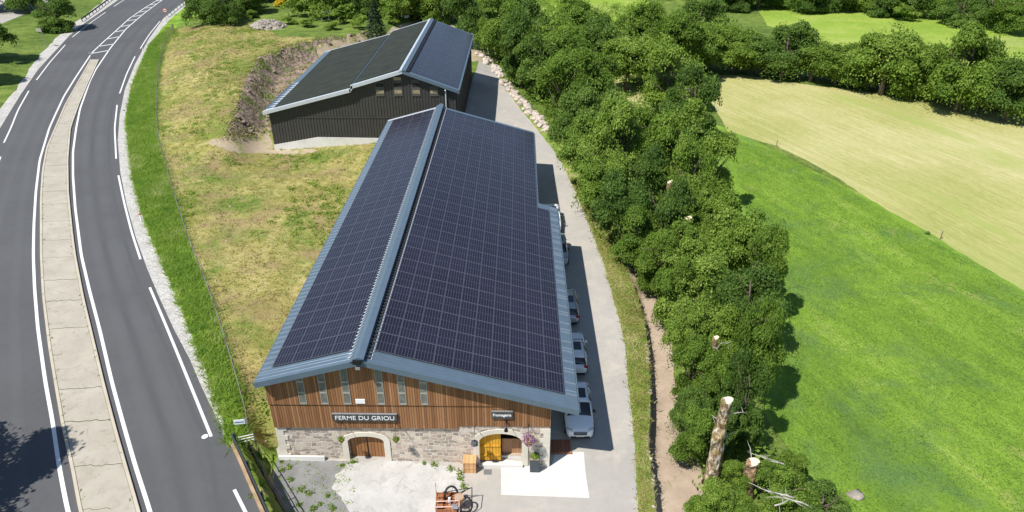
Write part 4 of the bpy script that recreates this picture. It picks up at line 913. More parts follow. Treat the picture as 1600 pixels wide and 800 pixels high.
# signs on the facade
def text(name, body, x0, x1, zc, y, hgt_, mat, parent, bold=0.0, space=1.0, thick=.01):
    cu = bpy.data.curves.new(name, 'FONT'); cu.body = body; cu.size = 1; cu.extrude = .01; cu.offset = bold; cu.space_character = space; cu.align_x = 'LEFT'
    ob = bpy.data.objects.new(name, cu); COL.objects.link(ob); dg = bpy.context.evaluated_depsgraph_get(); dg.update()
    me = bpy.data.meshes.new_from_object(ob.evaluated_get(dg)); bpy.data.objects.remove(ob)
    xs = [v.co.x for v in me.vertices]; ys = [v.co.y for v in me.vertices]; x_, X_, y_, Y_ = min(xs), max(xs), min(ys), max(ys)
    for v in me.vertices:
        a, b, c = v.co; v.co = (x0+(a-x_)/(X_-x_)*(x1-x0), y-(c+.01)/.02*thick, zc+((b-y_)/(Y_-y_)-.5)*hgt_)
    me.materials.clear(); me.materials.append(M[mat]); o = bpy.data.objects.new(name, me); COL.objects.link(o); o.parent = parent; return o
s1 = MB(); s1.box((-10.68, YF-.30, 3.70), (-6.96, YF-.235, 4.22), 'signdark'); 
s1.box((-10.70, YF-.315, 4.222), (-6.94, YF-.2, 4.26), 'galv')
o = s1.build('facade_sign'); tag(o, 'long charcoal sign reading FERME DU GRIOU on the timber gable', 'sign'); text('lettering', 'FERME DU GRIOU', -10.53, -7.10, 3.955, YF-.302, .30, 'white', o, .003)
for x in (-10.4, -7.2):
    t_ = MB(); t_.box((x-.03, YF-.236, 3.8), (x+.03, YF-.162, 4.1), 'galv'); t_.build('bracket', o)
a, b = aty(768, 642, YF-.2), aty(801, 653, YF-.2)
s2 = MB(); s2.box((a[0], YF-.28, b[2]), (b[0], YF-.22, a[2]), 'signdark'); s2.box((a[0]-.01, YF-.29, a[2]+.002), (b[0]+.01, YF-.2, a[2]+.035), 'galv'); o = s2.build('shop_sign'); tag(o, 'small grey Fromagerie sign above the shop arch', 'sign')
text('lettering', 'Fromagerie', a[0]+.08, b[0]-.08, (a[2]+b[2])/2-.01, YF-.282, .26, 'white', o, .02)
for x in (a[0]+.2, b[0]-.2):
    t_ = MB(); t_.box((x-.03, YF-.221, b[2]+.1), (x+.03, YF-.158, a[2]-.1), 'galv'); t_.build('bracket', o)
s3 = MB(); s3.box((-9.22, YF-.29, 5.02), (-8.68, YF-.237, 5.32), 'white'); tag(s3.build('notice_board'), 'small blank white board high on the timber gable', 'board')
# roof
OV = .82
def slope_sheet(mb, xa, xb, ya, yb, m, th=.22, drop=0.0):
    za, zb = roofz(xa+1e-6)-drop, roofz(xb-1e-6)-drop
    mb.add([(xa, ya, za), (xb, ya, zb), (xb, yb, zb), (xa, yb, za), (xa, ya, za-th), (xb, ya, zb-th), (xb, yb, zb-th), (xa, yb, za-th)],
           [(0, 1, 2, 3), (7, 6, 5, 4), (0, 4, 5, 1), (1, 5, 6, 2), (2, 6, 7, 3), (3, 7, 4, 0)], m)
Y0, Y1, YJ = YF-OV, 75.6, 57.0
EL, ER, ERB = -14.5, 3.46, 1.72
q = MB(); slope_sheet(q, EL, RX, Y0, Y1, 'roofblue')
def ribs(mb, xa, xb, ya, yb, step, m='roofblue', hh=.045):
    y = ya
    while y < yb:
        za, zb = roofz(xa+1e-6), roofz(xb-1e-6)
        mb.add([(xa, y, za), (xa, y+.06, za), (xb, y+.06, zb), (xb, y, zb), (xa, y+.015, za+hh), (xa, y+.045, za+hh), (xb, y+.045, zb+hh), (xb, y+.015, zb+hh)],
               [(4, 5, 6, 7), (0, 4, 7, 3), (1, 2, 6, 5), (0, 1, 5, 4), (3, 7, 6, 2)], m); y += step
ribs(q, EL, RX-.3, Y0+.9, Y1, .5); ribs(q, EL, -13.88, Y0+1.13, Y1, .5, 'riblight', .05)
inb(q.build('roof_slope'))
q = MB(); slope_sheet(q, RX, ER, Y0, YJ, 'roofblue'); slope_sheet(q, RX, ERB, YJ, Y1, 'roofblue')
ribs(q, RX+.3, ER, Y0+.9, YJ, 1.03, hh=.05); ribs(q, RX+.3, ERB, YJ+.2, Y1, 1.03, hh=.05); ribs(q, 2.80, ER, Y0+1.2, YJ, 1.03, 'riblight', .06); ribs(q, 2.80, ER, Y0+1.5, YJ, 2.06, 'riblight', .05); ribs(q, 1.42, ERB, YJ+.4, Y1-.4, .8, 'riblight', .06); inb(q.build('roof_slope'))
# verge trim front: flat band on top + fascia
for xa, xb in ((EL-.04, RX), (RX, ER+.04)):
    q = MB()
    za, zb = roofz(xa+1e-6), roofz(xb-1e-6)
    if xb > RX+.1: za = RZ
    q.add([(xa, Y0-.04, za+.03), (xb, Y0-.04, zb+.03), (xb, Y0+.95, zb+.03), (xa, Y0+.95, za+.03), (xa, Y0-.04, za-.34), (xb, Y0-.04, zb-.34), (xb, Y0, zb-.34), (xa, Y0, za-.34), (xa, Y0+.95, za+.004), (xb, Y0+.95, zb+.004)],
          [(0, 1, 2, 3), (0, 4, 5, 1), (4, 7, 6, 5), (3, 2, 9, 8)], 'roofblue')
    for k in (.22, .55, .8):   # fold lines of the trim
        q.add([(xa, Y0+k, za+.034), (xb, Y0+k, zb+.034), (xb, Y0+k+.02, zb+.05), (xa, Y0+k+.02, za+.05), (xb, Y0+k+.04, zb+.034), (xa, Y0+k+.04, za+.034)], [(0, 1, 2, 3), (3, 2, 4, 5)], 'roofblue')
    inb(q.build('verge_trim'))
q = MB()
for xa, xb in ((EL, RX), (RX, ERB)):
    za, zb = roofz(xa+1e-6), roofz(xb-1e-6)
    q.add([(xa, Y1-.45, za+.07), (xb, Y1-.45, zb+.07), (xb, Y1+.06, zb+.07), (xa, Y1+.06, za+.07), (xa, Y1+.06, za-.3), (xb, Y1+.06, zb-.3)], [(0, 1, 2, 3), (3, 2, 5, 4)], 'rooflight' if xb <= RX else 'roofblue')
inb(q.build('rear_trim'))
# ridge cap: raised fold, pale scallops paint lit left side, near-black the vent shade
q = MB()
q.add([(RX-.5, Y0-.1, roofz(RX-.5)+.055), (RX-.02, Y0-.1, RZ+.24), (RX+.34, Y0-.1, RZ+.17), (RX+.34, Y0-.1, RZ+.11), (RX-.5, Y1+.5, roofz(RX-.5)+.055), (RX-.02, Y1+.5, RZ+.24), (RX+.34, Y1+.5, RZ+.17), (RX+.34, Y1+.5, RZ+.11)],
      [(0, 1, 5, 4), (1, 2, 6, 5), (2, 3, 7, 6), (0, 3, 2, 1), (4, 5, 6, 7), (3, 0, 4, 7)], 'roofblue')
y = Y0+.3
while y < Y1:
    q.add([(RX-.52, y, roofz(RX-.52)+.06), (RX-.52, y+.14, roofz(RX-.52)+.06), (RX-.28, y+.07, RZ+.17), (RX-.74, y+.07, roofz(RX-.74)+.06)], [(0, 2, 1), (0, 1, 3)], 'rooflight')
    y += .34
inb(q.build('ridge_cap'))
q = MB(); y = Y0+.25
q.box((RX+.2, Y0, RZ-.2), (RX+.26, Y1, RZ+.1), 'dark')  # near-black strip and teeth stand for the shade under the cap
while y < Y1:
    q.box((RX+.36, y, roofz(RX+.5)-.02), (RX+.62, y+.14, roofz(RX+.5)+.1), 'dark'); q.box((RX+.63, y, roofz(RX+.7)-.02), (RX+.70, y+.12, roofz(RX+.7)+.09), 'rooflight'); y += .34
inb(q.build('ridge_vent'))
q = MB(); q.box((RX-.25, Y0-.25, RZ-.12), (RX+.2, Y0-.045, RZ+.12), 'blackiron'); inb(q.build('ridge_end')); q = MB(); q.box((RX-.15, Y0-.2, RZ-.5), (RX+.1, Y0-.05, RZ-.35), 'galv'); inb(q.build('floodlight'))
# gutters
q = MB(); q.tube([(EL-.07, Y0, roofz(EL)-.13), (EL-.07, Y1, roofz(EL)-.13)], .07, 'roofblue', 8); inb(q.build('gutter'))
q = MB(); q.tube([(ER+.06, Y0, roofz(ER)-.1), (ER+.06, YJ, roofz(ER)-.1)], .06, 'roofblue', 8); q.tube([(ERB+.06, YJ, roofz(ERB)-.1), (ERB+.06, Y1, roofz(ERB)-.1)], .06, 'roofblue', 8); inb(q.build('gutter'))
# soffit lights along the front verge
for px, py in ((477, 577), (520, 566), (594, 577), (620, 585), (699, 600), (733, 607), (767, 614), (801, 622), (833, 630), (866, 637)):
    x = aty(px, py, YF-.45)[0]; q = MB(); z = roofz(x)-.26; q.tube([(x, YF-.45, z), (x, YF-.45, z-.13)], [.07, .05], 'white', 8); inb(q.build('spotlight'))
# solar panels
def panel_geo(mb, uv, x0, x1, y0, y1, off=.07, rz=roofz, w=.017):
    def P(x, y, h): return (x, y, rz(x)+h)
    o = off+.035
    vs = [P(x0, y0, o), P(x1, y0, o), P(x1, y1, o), P(x0, y1, o), P(x0, y0, off), P(x1, y0, off), P(x1, y1, off), P(x0, y1, off),
          P(x0+w, y0+w, o), P(x1-w, y0+w, o), P(x1-w, y1-w, o), P(x0+w, y1-w, o)]
    mb.add(vs, [(0, 1, 9, 8), (1, 2, 10, 9), (2, 3, 11, 10), (3, 0, 8, 11), (0, 4, 5, 1), (1, 5, 6, 2), (2, 6, 7, 3), (3, 7, 4, 0)], 'pframe')
    mb.add([vs[8], vs[9], vs[10], vs[11]], [(0, 1, 2, 3)], 'cells')
    uv += [0, 0]*32+[0, 0, 1, 0, 1, 1, 0, 1]
def set_panels(parent_in, specs, rz=roofz, nmax=100):
    """nearest panels one by one, the rest as one mesh"""
    specs = sorted(specs, key=lambda s: s[2]); 
    for s in specs[:nmax]:
        mb = MB(); uv = []; panel_geo(mb, uv, *s, rz=rz); panel_fin(mb, uv, 'solar_panel', parent_in)
    if specs[nmax:]:
        mb = MB(); uv = []
        for s in specs[nmax:]: panel_geo(mb, uv, *s, rz=rz)
        o = panel_fin(mb, uv, 'solar_panels', parent_in); o['kind'] = 'stuff'
def panel_fin(mb, uv, name, parent_in):
    me = bpy.data.meshes.new(name); me.from_pydata(mb.v, [], mb.f)
    for m in mb.mats: me.materials.append(M[m])
    me.polygons.foreach_set('material_index', mb.m); l = me.uv_layers.new(name='UVMap'); l.data.foreach_set('uv', uv); me.update()
    o = bpy.data.objects.new(name, me); COL.objects.link(o); parent_in(o); return o
specs = []; PW, PL = 1.062, 1.74
YP0 = 31.45
nrow = 25
for r in range(nrow):
    y0 = YP0+r*PL; y1 = y0+PL-.02
    for k in range(4):
        x0 = -13.82+k*1.145; specs.append((x0, x0+1.125, y0, y1))
    ncol = 10 if y1 < YJ-.2 else 9
    for k in range(ncol):
        x0 = -7.90+k*PW; specs.append((x0, x0+PW-.02, y0, y1))
set_panels(inb, specs)

# things at the front of the barn
q = MB()
for P in ([(783, 744), (918, 747)], [(850, 721), (852, 776)]):
    w_ = np.array([gnd(x, y)[:2] for x, y in P]); n_ = 12; w_ = renum(w_, n_); a_, b_ = offset_strip(w_, .008, .008)
    q.add([(x, y, h1(x, y)+.006) for x, y in a_]+[(x, y, h1(x, y)+.006) for x, y in b_], [(i, i+1, n_+i+1, n_+i) for i in range(n_-1)], 'apron')
o = q.build('slab_joint'); o['kind'] = 'structure'
def foliage_ball(name, r, mat, n=260, parent=None, loc=(0, 0, 0), sq=.8, s=(.025, .055)):
    v = nrg.normal(size=(n, 3)); v /= np.linalg.norm(v, axis=1)[:, None]; C = v*r*nrg.uniform(.6, 1.1, (n, 1))*np.array([1, 1, sq])
    return link(name, leaves_mesh(name, C, v+nrg.normal(size=(n, 3))*.5, nrg.uniform(*s, n), mat), parent, loc)
def hanging(px, py, fl, r, label, drop=.75, out=.6):
    y = YF-.16-out; p = aty(px, py, y); root = empty('hanging_basket', (p[0], y, p[2]-drop), label, 'hanging basket', 'hanging baskets beside the arched doors')
    q = MB(); q.tube([(0, out+.14, drop+.25), (0, out+.14, drop-.15)], .022, 'blackiron', 6); q.tube([(0, out+.14, drop+.1), (0, .2, drop+.14), (0, 0, drop)], .018, 'blackiron', 6); q.tube([(0, out+.12, drop-.12), (0, .25, drop+.1)], .014, 'blackiron', 6); q.build('bracket', root)
    q = MB(); q.tube([(0, 0, drop), (0, 0, .12)], .008, 'blackiron', 5); q.build('chain', root)
    q = MB(); q.tube([(0, 0, -r*.9), (0, 0, -.02)], [r*.45, r*.8], 'terracotta', 12); q.build('pot', root)
    foliage_ball('plant', r, 'leaflight' if fl is None else 'leaf', 260, root, (0, 0, .05))
    if fl: foliage_ball('flower', r*1.05, fl, 320, root, (0, 0, .02), s=(.03, .07))
hanging(531, 672, None, .2, 'round green hanging basket left of the brown arched door')
hanging(617, 672, None, .2, 'round green hanging basket right of the brown arched door')
hanging(741, 678, 'violet', .2, 'dark violet flower basket hanging left of the ochre door')
hanging(826, 674, 'flower', .38, 'large pink and purple flower basket hanging right of the shop arch', .7, .5)
q = MB(); p = aty(791, 660, YF-.3); q.box((p[0]-.05, YF-.32, p[2]-.05), (p[0]+.05, YF-.12, p[2]+.05), 'blackiron'); q.tube([(p[0], YF-.3, p[2]), (p[0], YF-.6, p[2]+.05), (p[0], YF-.7, p[2]-.08)], .022, 'blackiron', 6); q.tube([(p[0], YF-.7, p[2]-.06), (p[0], YF-.7, p[2]-.28)], [.05, .13], 'blackiron', 10)
tag(q.build('wall_lamp'), 'black bracket lamp on the wall above the shop arch', 'lamp')
p = at(835, 736, .2); root = empty('planter', (p[0], p[1]+.3, .08), 'tall square grey planter beside the shop arch', 'planter')
q = MB(); q.box((-.27, -.27, 0), (.27, .27, .95), 'planter', top=(1.12, 1.12)); q.build('pot', root); q = MB(); q.box((-.25, -.25, .952), (.25, .25, .965), 'dirt'); q.build('soil', root)
foliage_ball('plant', .26, 'leaflight', 420, root, (0, 0, 1.05), .5)
p = at(734, 738, .2); root = empty('wooden_crate', (p[0], p[1]+.3, .15), 'square light wooden box left of the ochre door', 'crate')
q = MB(); q.box((-.36, -.32, 0), (.36, .32, .8), 'crate'); q.build('body', root)
q = MB(); q.box((-.39, -.35, .802), (.39, .35, .84), 'crate'); q.build('lid', root)
q = MB()
for x in (-.375, .345): q.box((x-.0, -.345, 0), (x+.03, -.322, .8), 'crate')
q.box((-.345, -.342, .36), (.345, -.322, .44), 'crate'); q.build('batten', root)
p = at(762, 736, .2); q = MB(); zc = h1(p[0], p[1]); q.box((p[0]-.24, p[1]-.22, zc-.03), (p[0]+.24, p[1]+.22, zc+.012), 'galv')
for k in range(7): q.box((p[0]-.2, p[1]-.19+k*.056, zc+.0125), (p[0]+.2, p[1]-.165+k*.056, zc+.02), 'grille')
tag(q.build('drain_cover'), 'square metal drain grating in front of the ochre door', 'drain')
a, b = at(862, 707, .05), at(897, 686, .05); root = empty('timber_ramp', (a[0]+.6, a[1]+.5, 0), 'flat rust brown board hatch beside the barn corner', 'hatch')
q = MB(); q.box((-.62, -.55, .0), (.62, .55, .12), 'hatch'); q.build('deck', root); q = MB(); q.box((-.66, -.60, .0), (.66, -.552, .15), 'hatch'); q.build('edge_board', root)

# old wooden cart with iron wheels
p = at(706, 793, .35); root = empty('farm_cart', (p[0], p[1], h1(p[0], p[1])), 'old reddish wooden cart with black hoops at the front of the yard', 'cart', rz=.05)
q = MB()
for k in range(4): q.box((-.8, -.6+k*.3, .5), (.28, -.32+k*.3, .55), 'cartwood')
q.box((-.82, -.64, .45), (.3, -.605, .75), 'cartwood'); q.box((-.82, .6, .45), (.3, .635, .7), 'cartwood'); q.box((-.86, -.6, .45), (-.822, .6, .85), 'cartwood', top=(1, 1)); q.build('box', root)
q = MB()
for k in range(3): q.box((-.82+.05, -.5+k*.36, .553), (-.45, -.26+k*.36, .8), 'cartwood')
q.build('seat', root)
q = MB(); q.tube([(-.85, -.62, .95), (.45, -.62, .95)], .03, 'salmon', 8); q.tube([(-.85, -.25, .98), (.45, -.25, .98)], .03, 'salmon', 8); q.tube([(.45, -.62, .5), (.45, -.62, .95), (.45, -.25, .98), (.45, -.25, .5)], .025, 'salmon', 8); q.tube([(-.85, -.62, .5), (-.85, -.62, .95)], .025, 'salmon', 8); q.build('rail', root)
def hoop(cx, cy, cz, r, tx, ty, m='tyre', rr=.045, name='wheel', a0=0, a1=2*math.pi, spokes=True, hx=1):
    n = 28; P = []
    e1_ = Vector((math.cos(tx), math.sin(tx), 0)); e2_ = Vector((-math.sin(tx)*math.sin(ty), math.cos(tx)*math.sin(ty), math.cos(ty)))
    c = Vector((cx, cy, cz))
    for k in range(n+1): t = a0+(a1-a0)*k/n; P.append(c+e1_*r*hx*math.cos(t)+e2_*r*math.sin(t))
    q = MB(); q.tube(P, rr, m, 8)
    if spokes:
        for k in range(6): t = k*math.pi/3+.3; q.tube([c, c+e1_*r*math.cos(t)+e2_*r*math.sin(t)], .012, 'blackiron', 5)
    q.build(name, root, smooth=True)
hoop(-.02, .35, .75, .62, .25, .15, rr=.06, name='front_wheel', hx=.6)
hoop(.72, -.12, .46, .44, .1, .75, rr=.05, name='rear_wheel')
q = MB(); q.tube([(.35, .55, .5), (.9, .55, 1.0), (1.15, .55, 1.1), (1.15, -.3, .9), (1.05, -.45, .05)], .028, 'blackiron', 6); q.tube([(.3, .58, .62), (1.15, .55, 1.1)], .02, 'blackiron', 6); q.tube([(-.5, .62, .7), (.9, .62, .98)], .022, 'blackiron', 6); q.tube([(.35, -.5, .4), (1.1, -.45, .4)], .022, 'blackiron', 6); q.tube([(-.9, .75, .1), (-.9, .75, 1.35)], .012, 'blackiron', 5); q.tube([(-.7, .5, 0), (-.7, .5, .5)], .03, 'blackiron', 6); q.tube([(-.7, -.5, 0), (-.7, -.5, .5)], .03, 'blackiron', 6); q.build('frame', root)
q = MB(); q.tube([(.42, .05, .55), (.42, .05, .95)], [.24, .27], 'slatwood', 14); q.tube([(.42, .05, .951), (.42, .05, .96)], [.2, .2], 'dirt', 14); q.build('barrel', root)
q = MB(); q.tube([(-.1, -.05, .56), (-.1, -.05, 1.0)], [.09, .07], 'white', 10); q.tube([(-.02, .05, .56), (-.02, .05, .85)], [.1, .09], 'blackplastic', 10); q.build('can', root)
q = MB(); q.box((.05, -.72, .86), (.4, -.5, 1.05), 'galv', top=(.8, .8)); q.build('tool_box', root)

# ------------------------------------------------------------------ rear barn
GY = 81.9; GX0, GX1 = -30.0, -7.45; GRX, GRZ = -13.5, 10.97
def rz2(x):
    if x > GRX: return GRZ-.36*(x-GRX)
    if x > -19.7: return GRZ-.295*(GRX-x)
    return 8.78-.258*(-19.7-x)
barn2 = empty('rear_barn', (-18, GY, 1), 'dark metal clad barn with stepped solar roof behind the stone barn', 'barn'); B2 = Vector(barn2.location)
def inb2(o): o.parent = barn2; o.matrix_parent_inverse = Matrix.Translation(-B2); return o
YE = 111.5
q = MB(); poly = [(GX0, 1.75), (-24.5, 2.75), (-17, 2.65), (GX1, 2.5), (GX1, rz2(GX1)-.2), (GRX, GRZ-.22), (-19.65, rz2(-19.65)-.22), (-19.72, rz2(-19.72)-.2), (GX0, rz2(GX0)-.2)]
q.prism(poly, GY, GY+.25, 'siding', 'y')
x = GX0+.1
while x < GX1-.1:
    zb = np.interp(x, [GX0, -24.5, -17, GX1], [1.77, 2.77, 2.67, 2.52]); zt = rz2(x)-.24
    q.prism([(x, zb), (x+.12, zb), (x+.12, zt), (x, zt)], GY-.05, GY-.002, 'siding', 'y'); x += .36
q.box((GX0, GY-.075, 5.15), (GX1, GY-.052, 5.25), 'siding')
inb2(q.build('front_siding'))
q = MB(); q.prism([(GX0-.02, -1.0), (GX1, -1.0), (GX1, 2.48), (-17, 2.64), (-24.5, 2.74), (GX0-.02, 1.74)], GY-.08, GY+.3, 'plaster', 'y'); inb2(q.build('concrete_base'))
q = MB(); q.box((GX0, GY+.3, -.5), (GX0+.2, YE, rz2(GX0)-.22), 'siding'); q.box((GX1-.2, GY+.3, -.5), (GX1, YE, rz2(GX1)-.2), 'siding')
y = GY+.4
while y < YE-.2: q.box((GX1+.002, y, .3), (GX1+.05, y+.12, rz2(GX1)-.25), 'siding'); y += .36
q.prism([(GX0, 0), (GX1, 0), (GX1, rz2(GX1)-.2), (GRX, GRZ-.25), (-19.7, rz2(-19.6)-.3), (GX0, rz2(GX0)-.25)], YE-.25, YE-.05, 'siding', 'y'); inb2(q.build('outer_wall'))
def sheet2(mb, xa, xb, ya, yb, m, off=0, th=.18):
    za, zb = rz2(xa+1e-4)+off, rz2(xb-1e-4)+off
    mb.add([(xa, ya, za), (xb, ya, zb), (xb, yb, zb), (xa, yb, za), (xa, ya, za-th), (xb, ya, zb-th), (xb, yb, zb-th), (xa, yb, za-th)], [(0, 1, 2, 3), (7, 6, 5, 4), (0, 4, 5, 1), (1, 5, 6, 2), (2, 6, 7, 3), (3, 7, 4, 0)], m)
V0, V1 = GY-.6, YE+.4
for xa, xb in ((-30.5, -19.7), (-19.7, GRX), (GRX, -6.95)):
    q = MB(); sheet2(q, xa, xb, V0, V1, 'roofblue'); inb2(q.build('roof_slope'))
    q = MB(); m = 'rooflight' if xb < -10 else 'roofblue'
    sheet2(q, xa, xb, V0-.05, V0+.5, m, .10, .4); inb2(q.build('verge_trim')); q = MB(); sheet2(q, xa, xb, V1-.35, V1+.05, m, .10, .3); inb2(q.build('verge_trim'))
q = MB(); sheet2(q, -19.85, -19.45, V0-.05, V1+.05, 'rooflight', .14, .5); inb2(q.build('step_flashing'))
q = MB(); sheet2(q, GRX-.38, GRX, V0-.1, V1+.1, 'rooflight', .16, .12); sheet2(q, GRX, GRX+.45, V0-.1, V1+.1, 'roofblue', .22, .1); y = V0  # left flange pale, right blue-grey: sunlit side put into the colour
q.box((GRX+.4, V0, GRZ-.2), (GRX+.8, V1, GRZ-.04), 'dark')  # near-black strip paints the shade beside the ridge
while y < V1: q.box((GRX+.5, y, GRZ-.2), (GRX+.75, y+.25, GRZ+.0), 'blackiron'); y += .6
inb2(q.build('ridge_cap'))
q = MB(); sheet2(q, -29.3, -20.1, V0+.75, V1-.6, 'darkcells', .12, .06); inb2(q.build('lower_solar_array'))
q = MB(); sheet2(q, -19.3, GRX-.5, V0+.75, V1-.6, 'darkcells', .14, .06); inb2(q.build('upper_solar_array'))
specs = [(-12.55+k*1.07, -12.55+k*1.07+1.05, V0+.7+r*1.74, V0+.7+r*1.74+1.72) for r in range(17) for k in range(5)]
set_panels(inb2, specs, rz2)
q = MB(); sheet2(q, -30.4, -29.4, V0+.4, V0+12, 'rooflight', .06, .05); y = V0+1
while y < V0+12: q.box((-30.4, y, rz2(-30.4)+.06), (-29.4, y+.08, rz2(-29.4)+.10), 'roofblue'); y += 1
inb2(q.build('eave_sheet'))
# tall strip windows of the rear gable
for px, n in ((593.5, 3), (622, 3), (650, 3), (678, 2)):
    x = aty(px, 140, GY-.1)[0]; z0 = aty(px, 150, GY)[2]; fr = MB(); w = .5; zt = min(rz2(x)-.6, z0+2.9)
    fr.box((x-w, GY-.10, z0), (x+w, GY-.055, zt), 'rearframe'); f = inb2(fr.build('window'))
    k = 0; z = z0+.32
    while z+.3 < zt:
        p = MB(); p.box((x-w+.05, GY-.12, z), (x+w-.05, GY-.102, min(z+.42, zt-.05)), 'polyyellow' if k % 2 == 0 else 'dark'); g = p.build('pane'); g.parent = f; z += .8; k += 1
q = MB(); q.tube([(-8.6, GY-.62, 8.75), (-8.6, GY-.35, 8.6), (-8.6, GY-.2, 8.2), (-8.6, GY-.2, 5.3), (-8.9, GY-1.2, 4.9), (-9.3, GY-2.6, 4.7)], .09, 'rooflight', 8); inb2(q.build('downpipe'))
q = MB(); q.tube([(-7.3, GY+.3, 8.4), (-7.3, GY+.3, 1.0)], .06, 'roofblue', 8); inb2(q.build('downpipe'))

# ------------------------------------------------------------------ cars
def loft(mb, secs, m, caps=True):
    """secs: list of (y, [(x,z) half profile from bottom centre to top centre])"""
    rings = []
    for y, hp in secs: rings.append([(x, y, z) for x, z in hp]+[(-x, y, z) for x, z in reversed(hp[1:-1])])
    n = len(rings[0]); vs = [p for r in rings for p in r]; fs = []
    for i in range(len(rings)-1):
        for k in range(n): k2 = (k+1) % n; fs.append((i*n+k, i*n+k2, (i+1)*n+k2, (i+1)*n+k))
    if caps: fs += [tuple(range(n-1, -1, -1)), tuple((len(rings)-1)*n+k for k in range(n))]
    mb.add(vs, fs, m)
def car(x, y, rz, paint, label, roofrail=True, scale=1.0, estate=1.0):
    root = empty('parked_car', (x, y, h1(x, y)+.004), label, 'car', 'cars parked beside the barn', rz); root.scale = (scale,)*3
    def sec(yy, zb, zt, w, cr=.05, sh=.9):
        return (yy, [(0, zb), (w*.88, zb), (w*.98, zb+.1), (w, (zb+zt)/2), (w*.985, zt-.16), (w*sh, zt-.03), (w*.6, zt+cr*.6), (0, zt+cr)])
    # y negative = front
    q = MB(); loft(q, [sec(-2.27, .32, .62, .60), sec(-2.2, .26, .78, .76), sec(-2.02, .24, .90, .86), sec(-1.6, .26, .98, .905), sec(-1.05, .28, 1.04, .92, .04), sec(-.8, .28, 1.05, .925, .03), sec(0, .27, 1.07, .93, .03), sec(1.1, .27, 1.08, .93, .03), sec(1.75, .29, 1.08, .915, .03), sec(2.08, .32, 1.02, .87), sec(2.22, .40, .92, .80), sec(2.26, .46, .78, .74)], paint)
    ob = q.build('body', root, smooth=True); md_ = ob.modifiers.new('s', 'SUBSURF'); md_.levels = 1; md_.render_levels = 1
    q = MB()
    def g(yy, zt, wb, wt): return (yy, [(0, 1.02), (wb, 1.02), (wb*.99, 1.1), (wt+.02, zt-.09), (wt-.06, zt-.01), (wt*.6, zt+.015), (0, zt+.025)])
    loft(q, [g(-.98, 1.09, .80, .78), g(-.72, 1.25, .82, .74), g(-.30, 1.49, .85, .68), g(.0, 1.55, .86, .67), g(1.0, 1.56, .86, .67), g(1.6, 1.50, .84, .64), g(1.85, 1.34, .82, .66), g(2.02, 1.12, .80, .74)], 'glass')
    q.build('glasshouse', root, smooth=True)
    q = MB()
    def r(yy, zt, w): return (yy, [(0, zt-.03), (w*.98, zt-.06), (w, zt-.035), (w*.95, zt+.02), (w*.5, zt+.04), (0, zt+.048)])
    loft(q, [r(-.24, 1.52, .66), r(.0, 1.555, .68), r(1.0, 1.565, .68), r(1.62, 1.515, .655), r(1.78, 1.49, .63)], paint)
    q.build('roof_panel', root, smooth=True)
    if estate:
        q = MB(); q.box((-.5, .1, 1.609), (.5, 1.05, 1.622), 'glass'); q.build('sunroof', root)
    for s in (-1, 1):
        q = MB()
        q.tube([(s*.80, -1.0, 1.06), (s*.72, -.32, 1.50), (s*.695, .0, 1.545)], .035, paint, 6)
        q.tube([(s*.82, 2.0, 1.08), (s*.71, 1.72, 1.44), (s*.68, 1.55, 1.52)], .05, paint, 6)
        q.tube([(s*.885, .42, 1.08), (s*.70, .40, 1.53)], .03, 'blackplastic', 6)
        q.tube([(s*.885, 1.25, 1.08), (s*.70, 1.2, 1.53)], .05, paint, 6)
        q.build('window_frame', root, smooth=True)
    if roofrail:
        for s in (-1, 1):
            q = MB(); q.tube([(s*.66, -.05, 1.58), (s*.66, .05, 1.63), (s*.66, 1.35, 1.63), (s*.66, 1.5, 1.57)], .02, 'galv', 6); q.build('roof_rail', root)
    for s in (-1, 1):
        q = MB(); q.box((s*.98-.11, -.72, 1.06), (s*.98+.11, -.56, 1.2), 'blackplastic' if s > 0 else paint, top=(.8, .8)); q.tube([(s*.86, -.66, 1.08), (s*.95, -.64, 1.1)], .03, 'blackplastic', 6); q.build('wing_mirror', root)
        q = MB(); q.prism([(s*.50, -2.21), (s*.80, -2.05), (s*.86, -1.86), (s*.80, -1.9), (s*.55, -2.08)], .76, .90, 'lamp', 'z'); q.build('headlight', root)
        q = MB(); q.box((s*.74-.12, 2.06, .84), (s*.74+.12, 2.20, 1.02), 'tail', top=(1, .7)); q.build('tail_light', root)
    q = MB(); q.prism([(-.42, -2.272), (.42, -2.272), (.36, -2.285), (-.36, -2.285)], .58, .80, 'blackplastic', 'z'); q.box((-.6, -2.28, .30), (.6, -2.2, .46), 'blackplastic'); q.tube([(-.36, -2.28, .7), (.36, -2.28, .7)], .02, 'galv', 6); q.build('grille', root)
    q = MB(); q.box((-.26, -2.305, .47), (.26, -2.288, .58), 'white'); q.build('number_plate', root)
    q = MB(); q.box((-.26, 2.262, .62), (.26, 2.28, .73), 'white'); q.build('number_plate', root)
    q = MB(); q.box((-.7, 2.14, .30), (.7, 2.27, .46), 'blackplastic'); q.build('rear_bumper', root)
    q = MB(); q.box((-.93, -1.5, .22), (.93, 1.6, .36), 'blackplastic'); q.build('sill', root)
    for s in (-1, 1):
        for yy in (-1.38, 1.36):
            q = MB(); q.tube([(s*.70, yy, .34), (s*.945, yy, .34)], .345, 'tyre', 20); w = q.build('wheel', root)
            q = MB(); q.tube([(s*.94, yy, .34), (s*.955, yy, .34)], [.24, .22], 'rim', 14); q.build('rim', w)
    return root
car(3.98, 35.45, 0, 'carwhite', 'white crossover facing the camera, parked nearest under the barn eave', True)
car(4.08, 41.75, math.pi, 'carwhite', 'white estate car seen from behind, second under the eave', True)
car(3.95, 48.0, math.pi, 'carsilver', 'silver car with red tail lights, third under the barn eave')
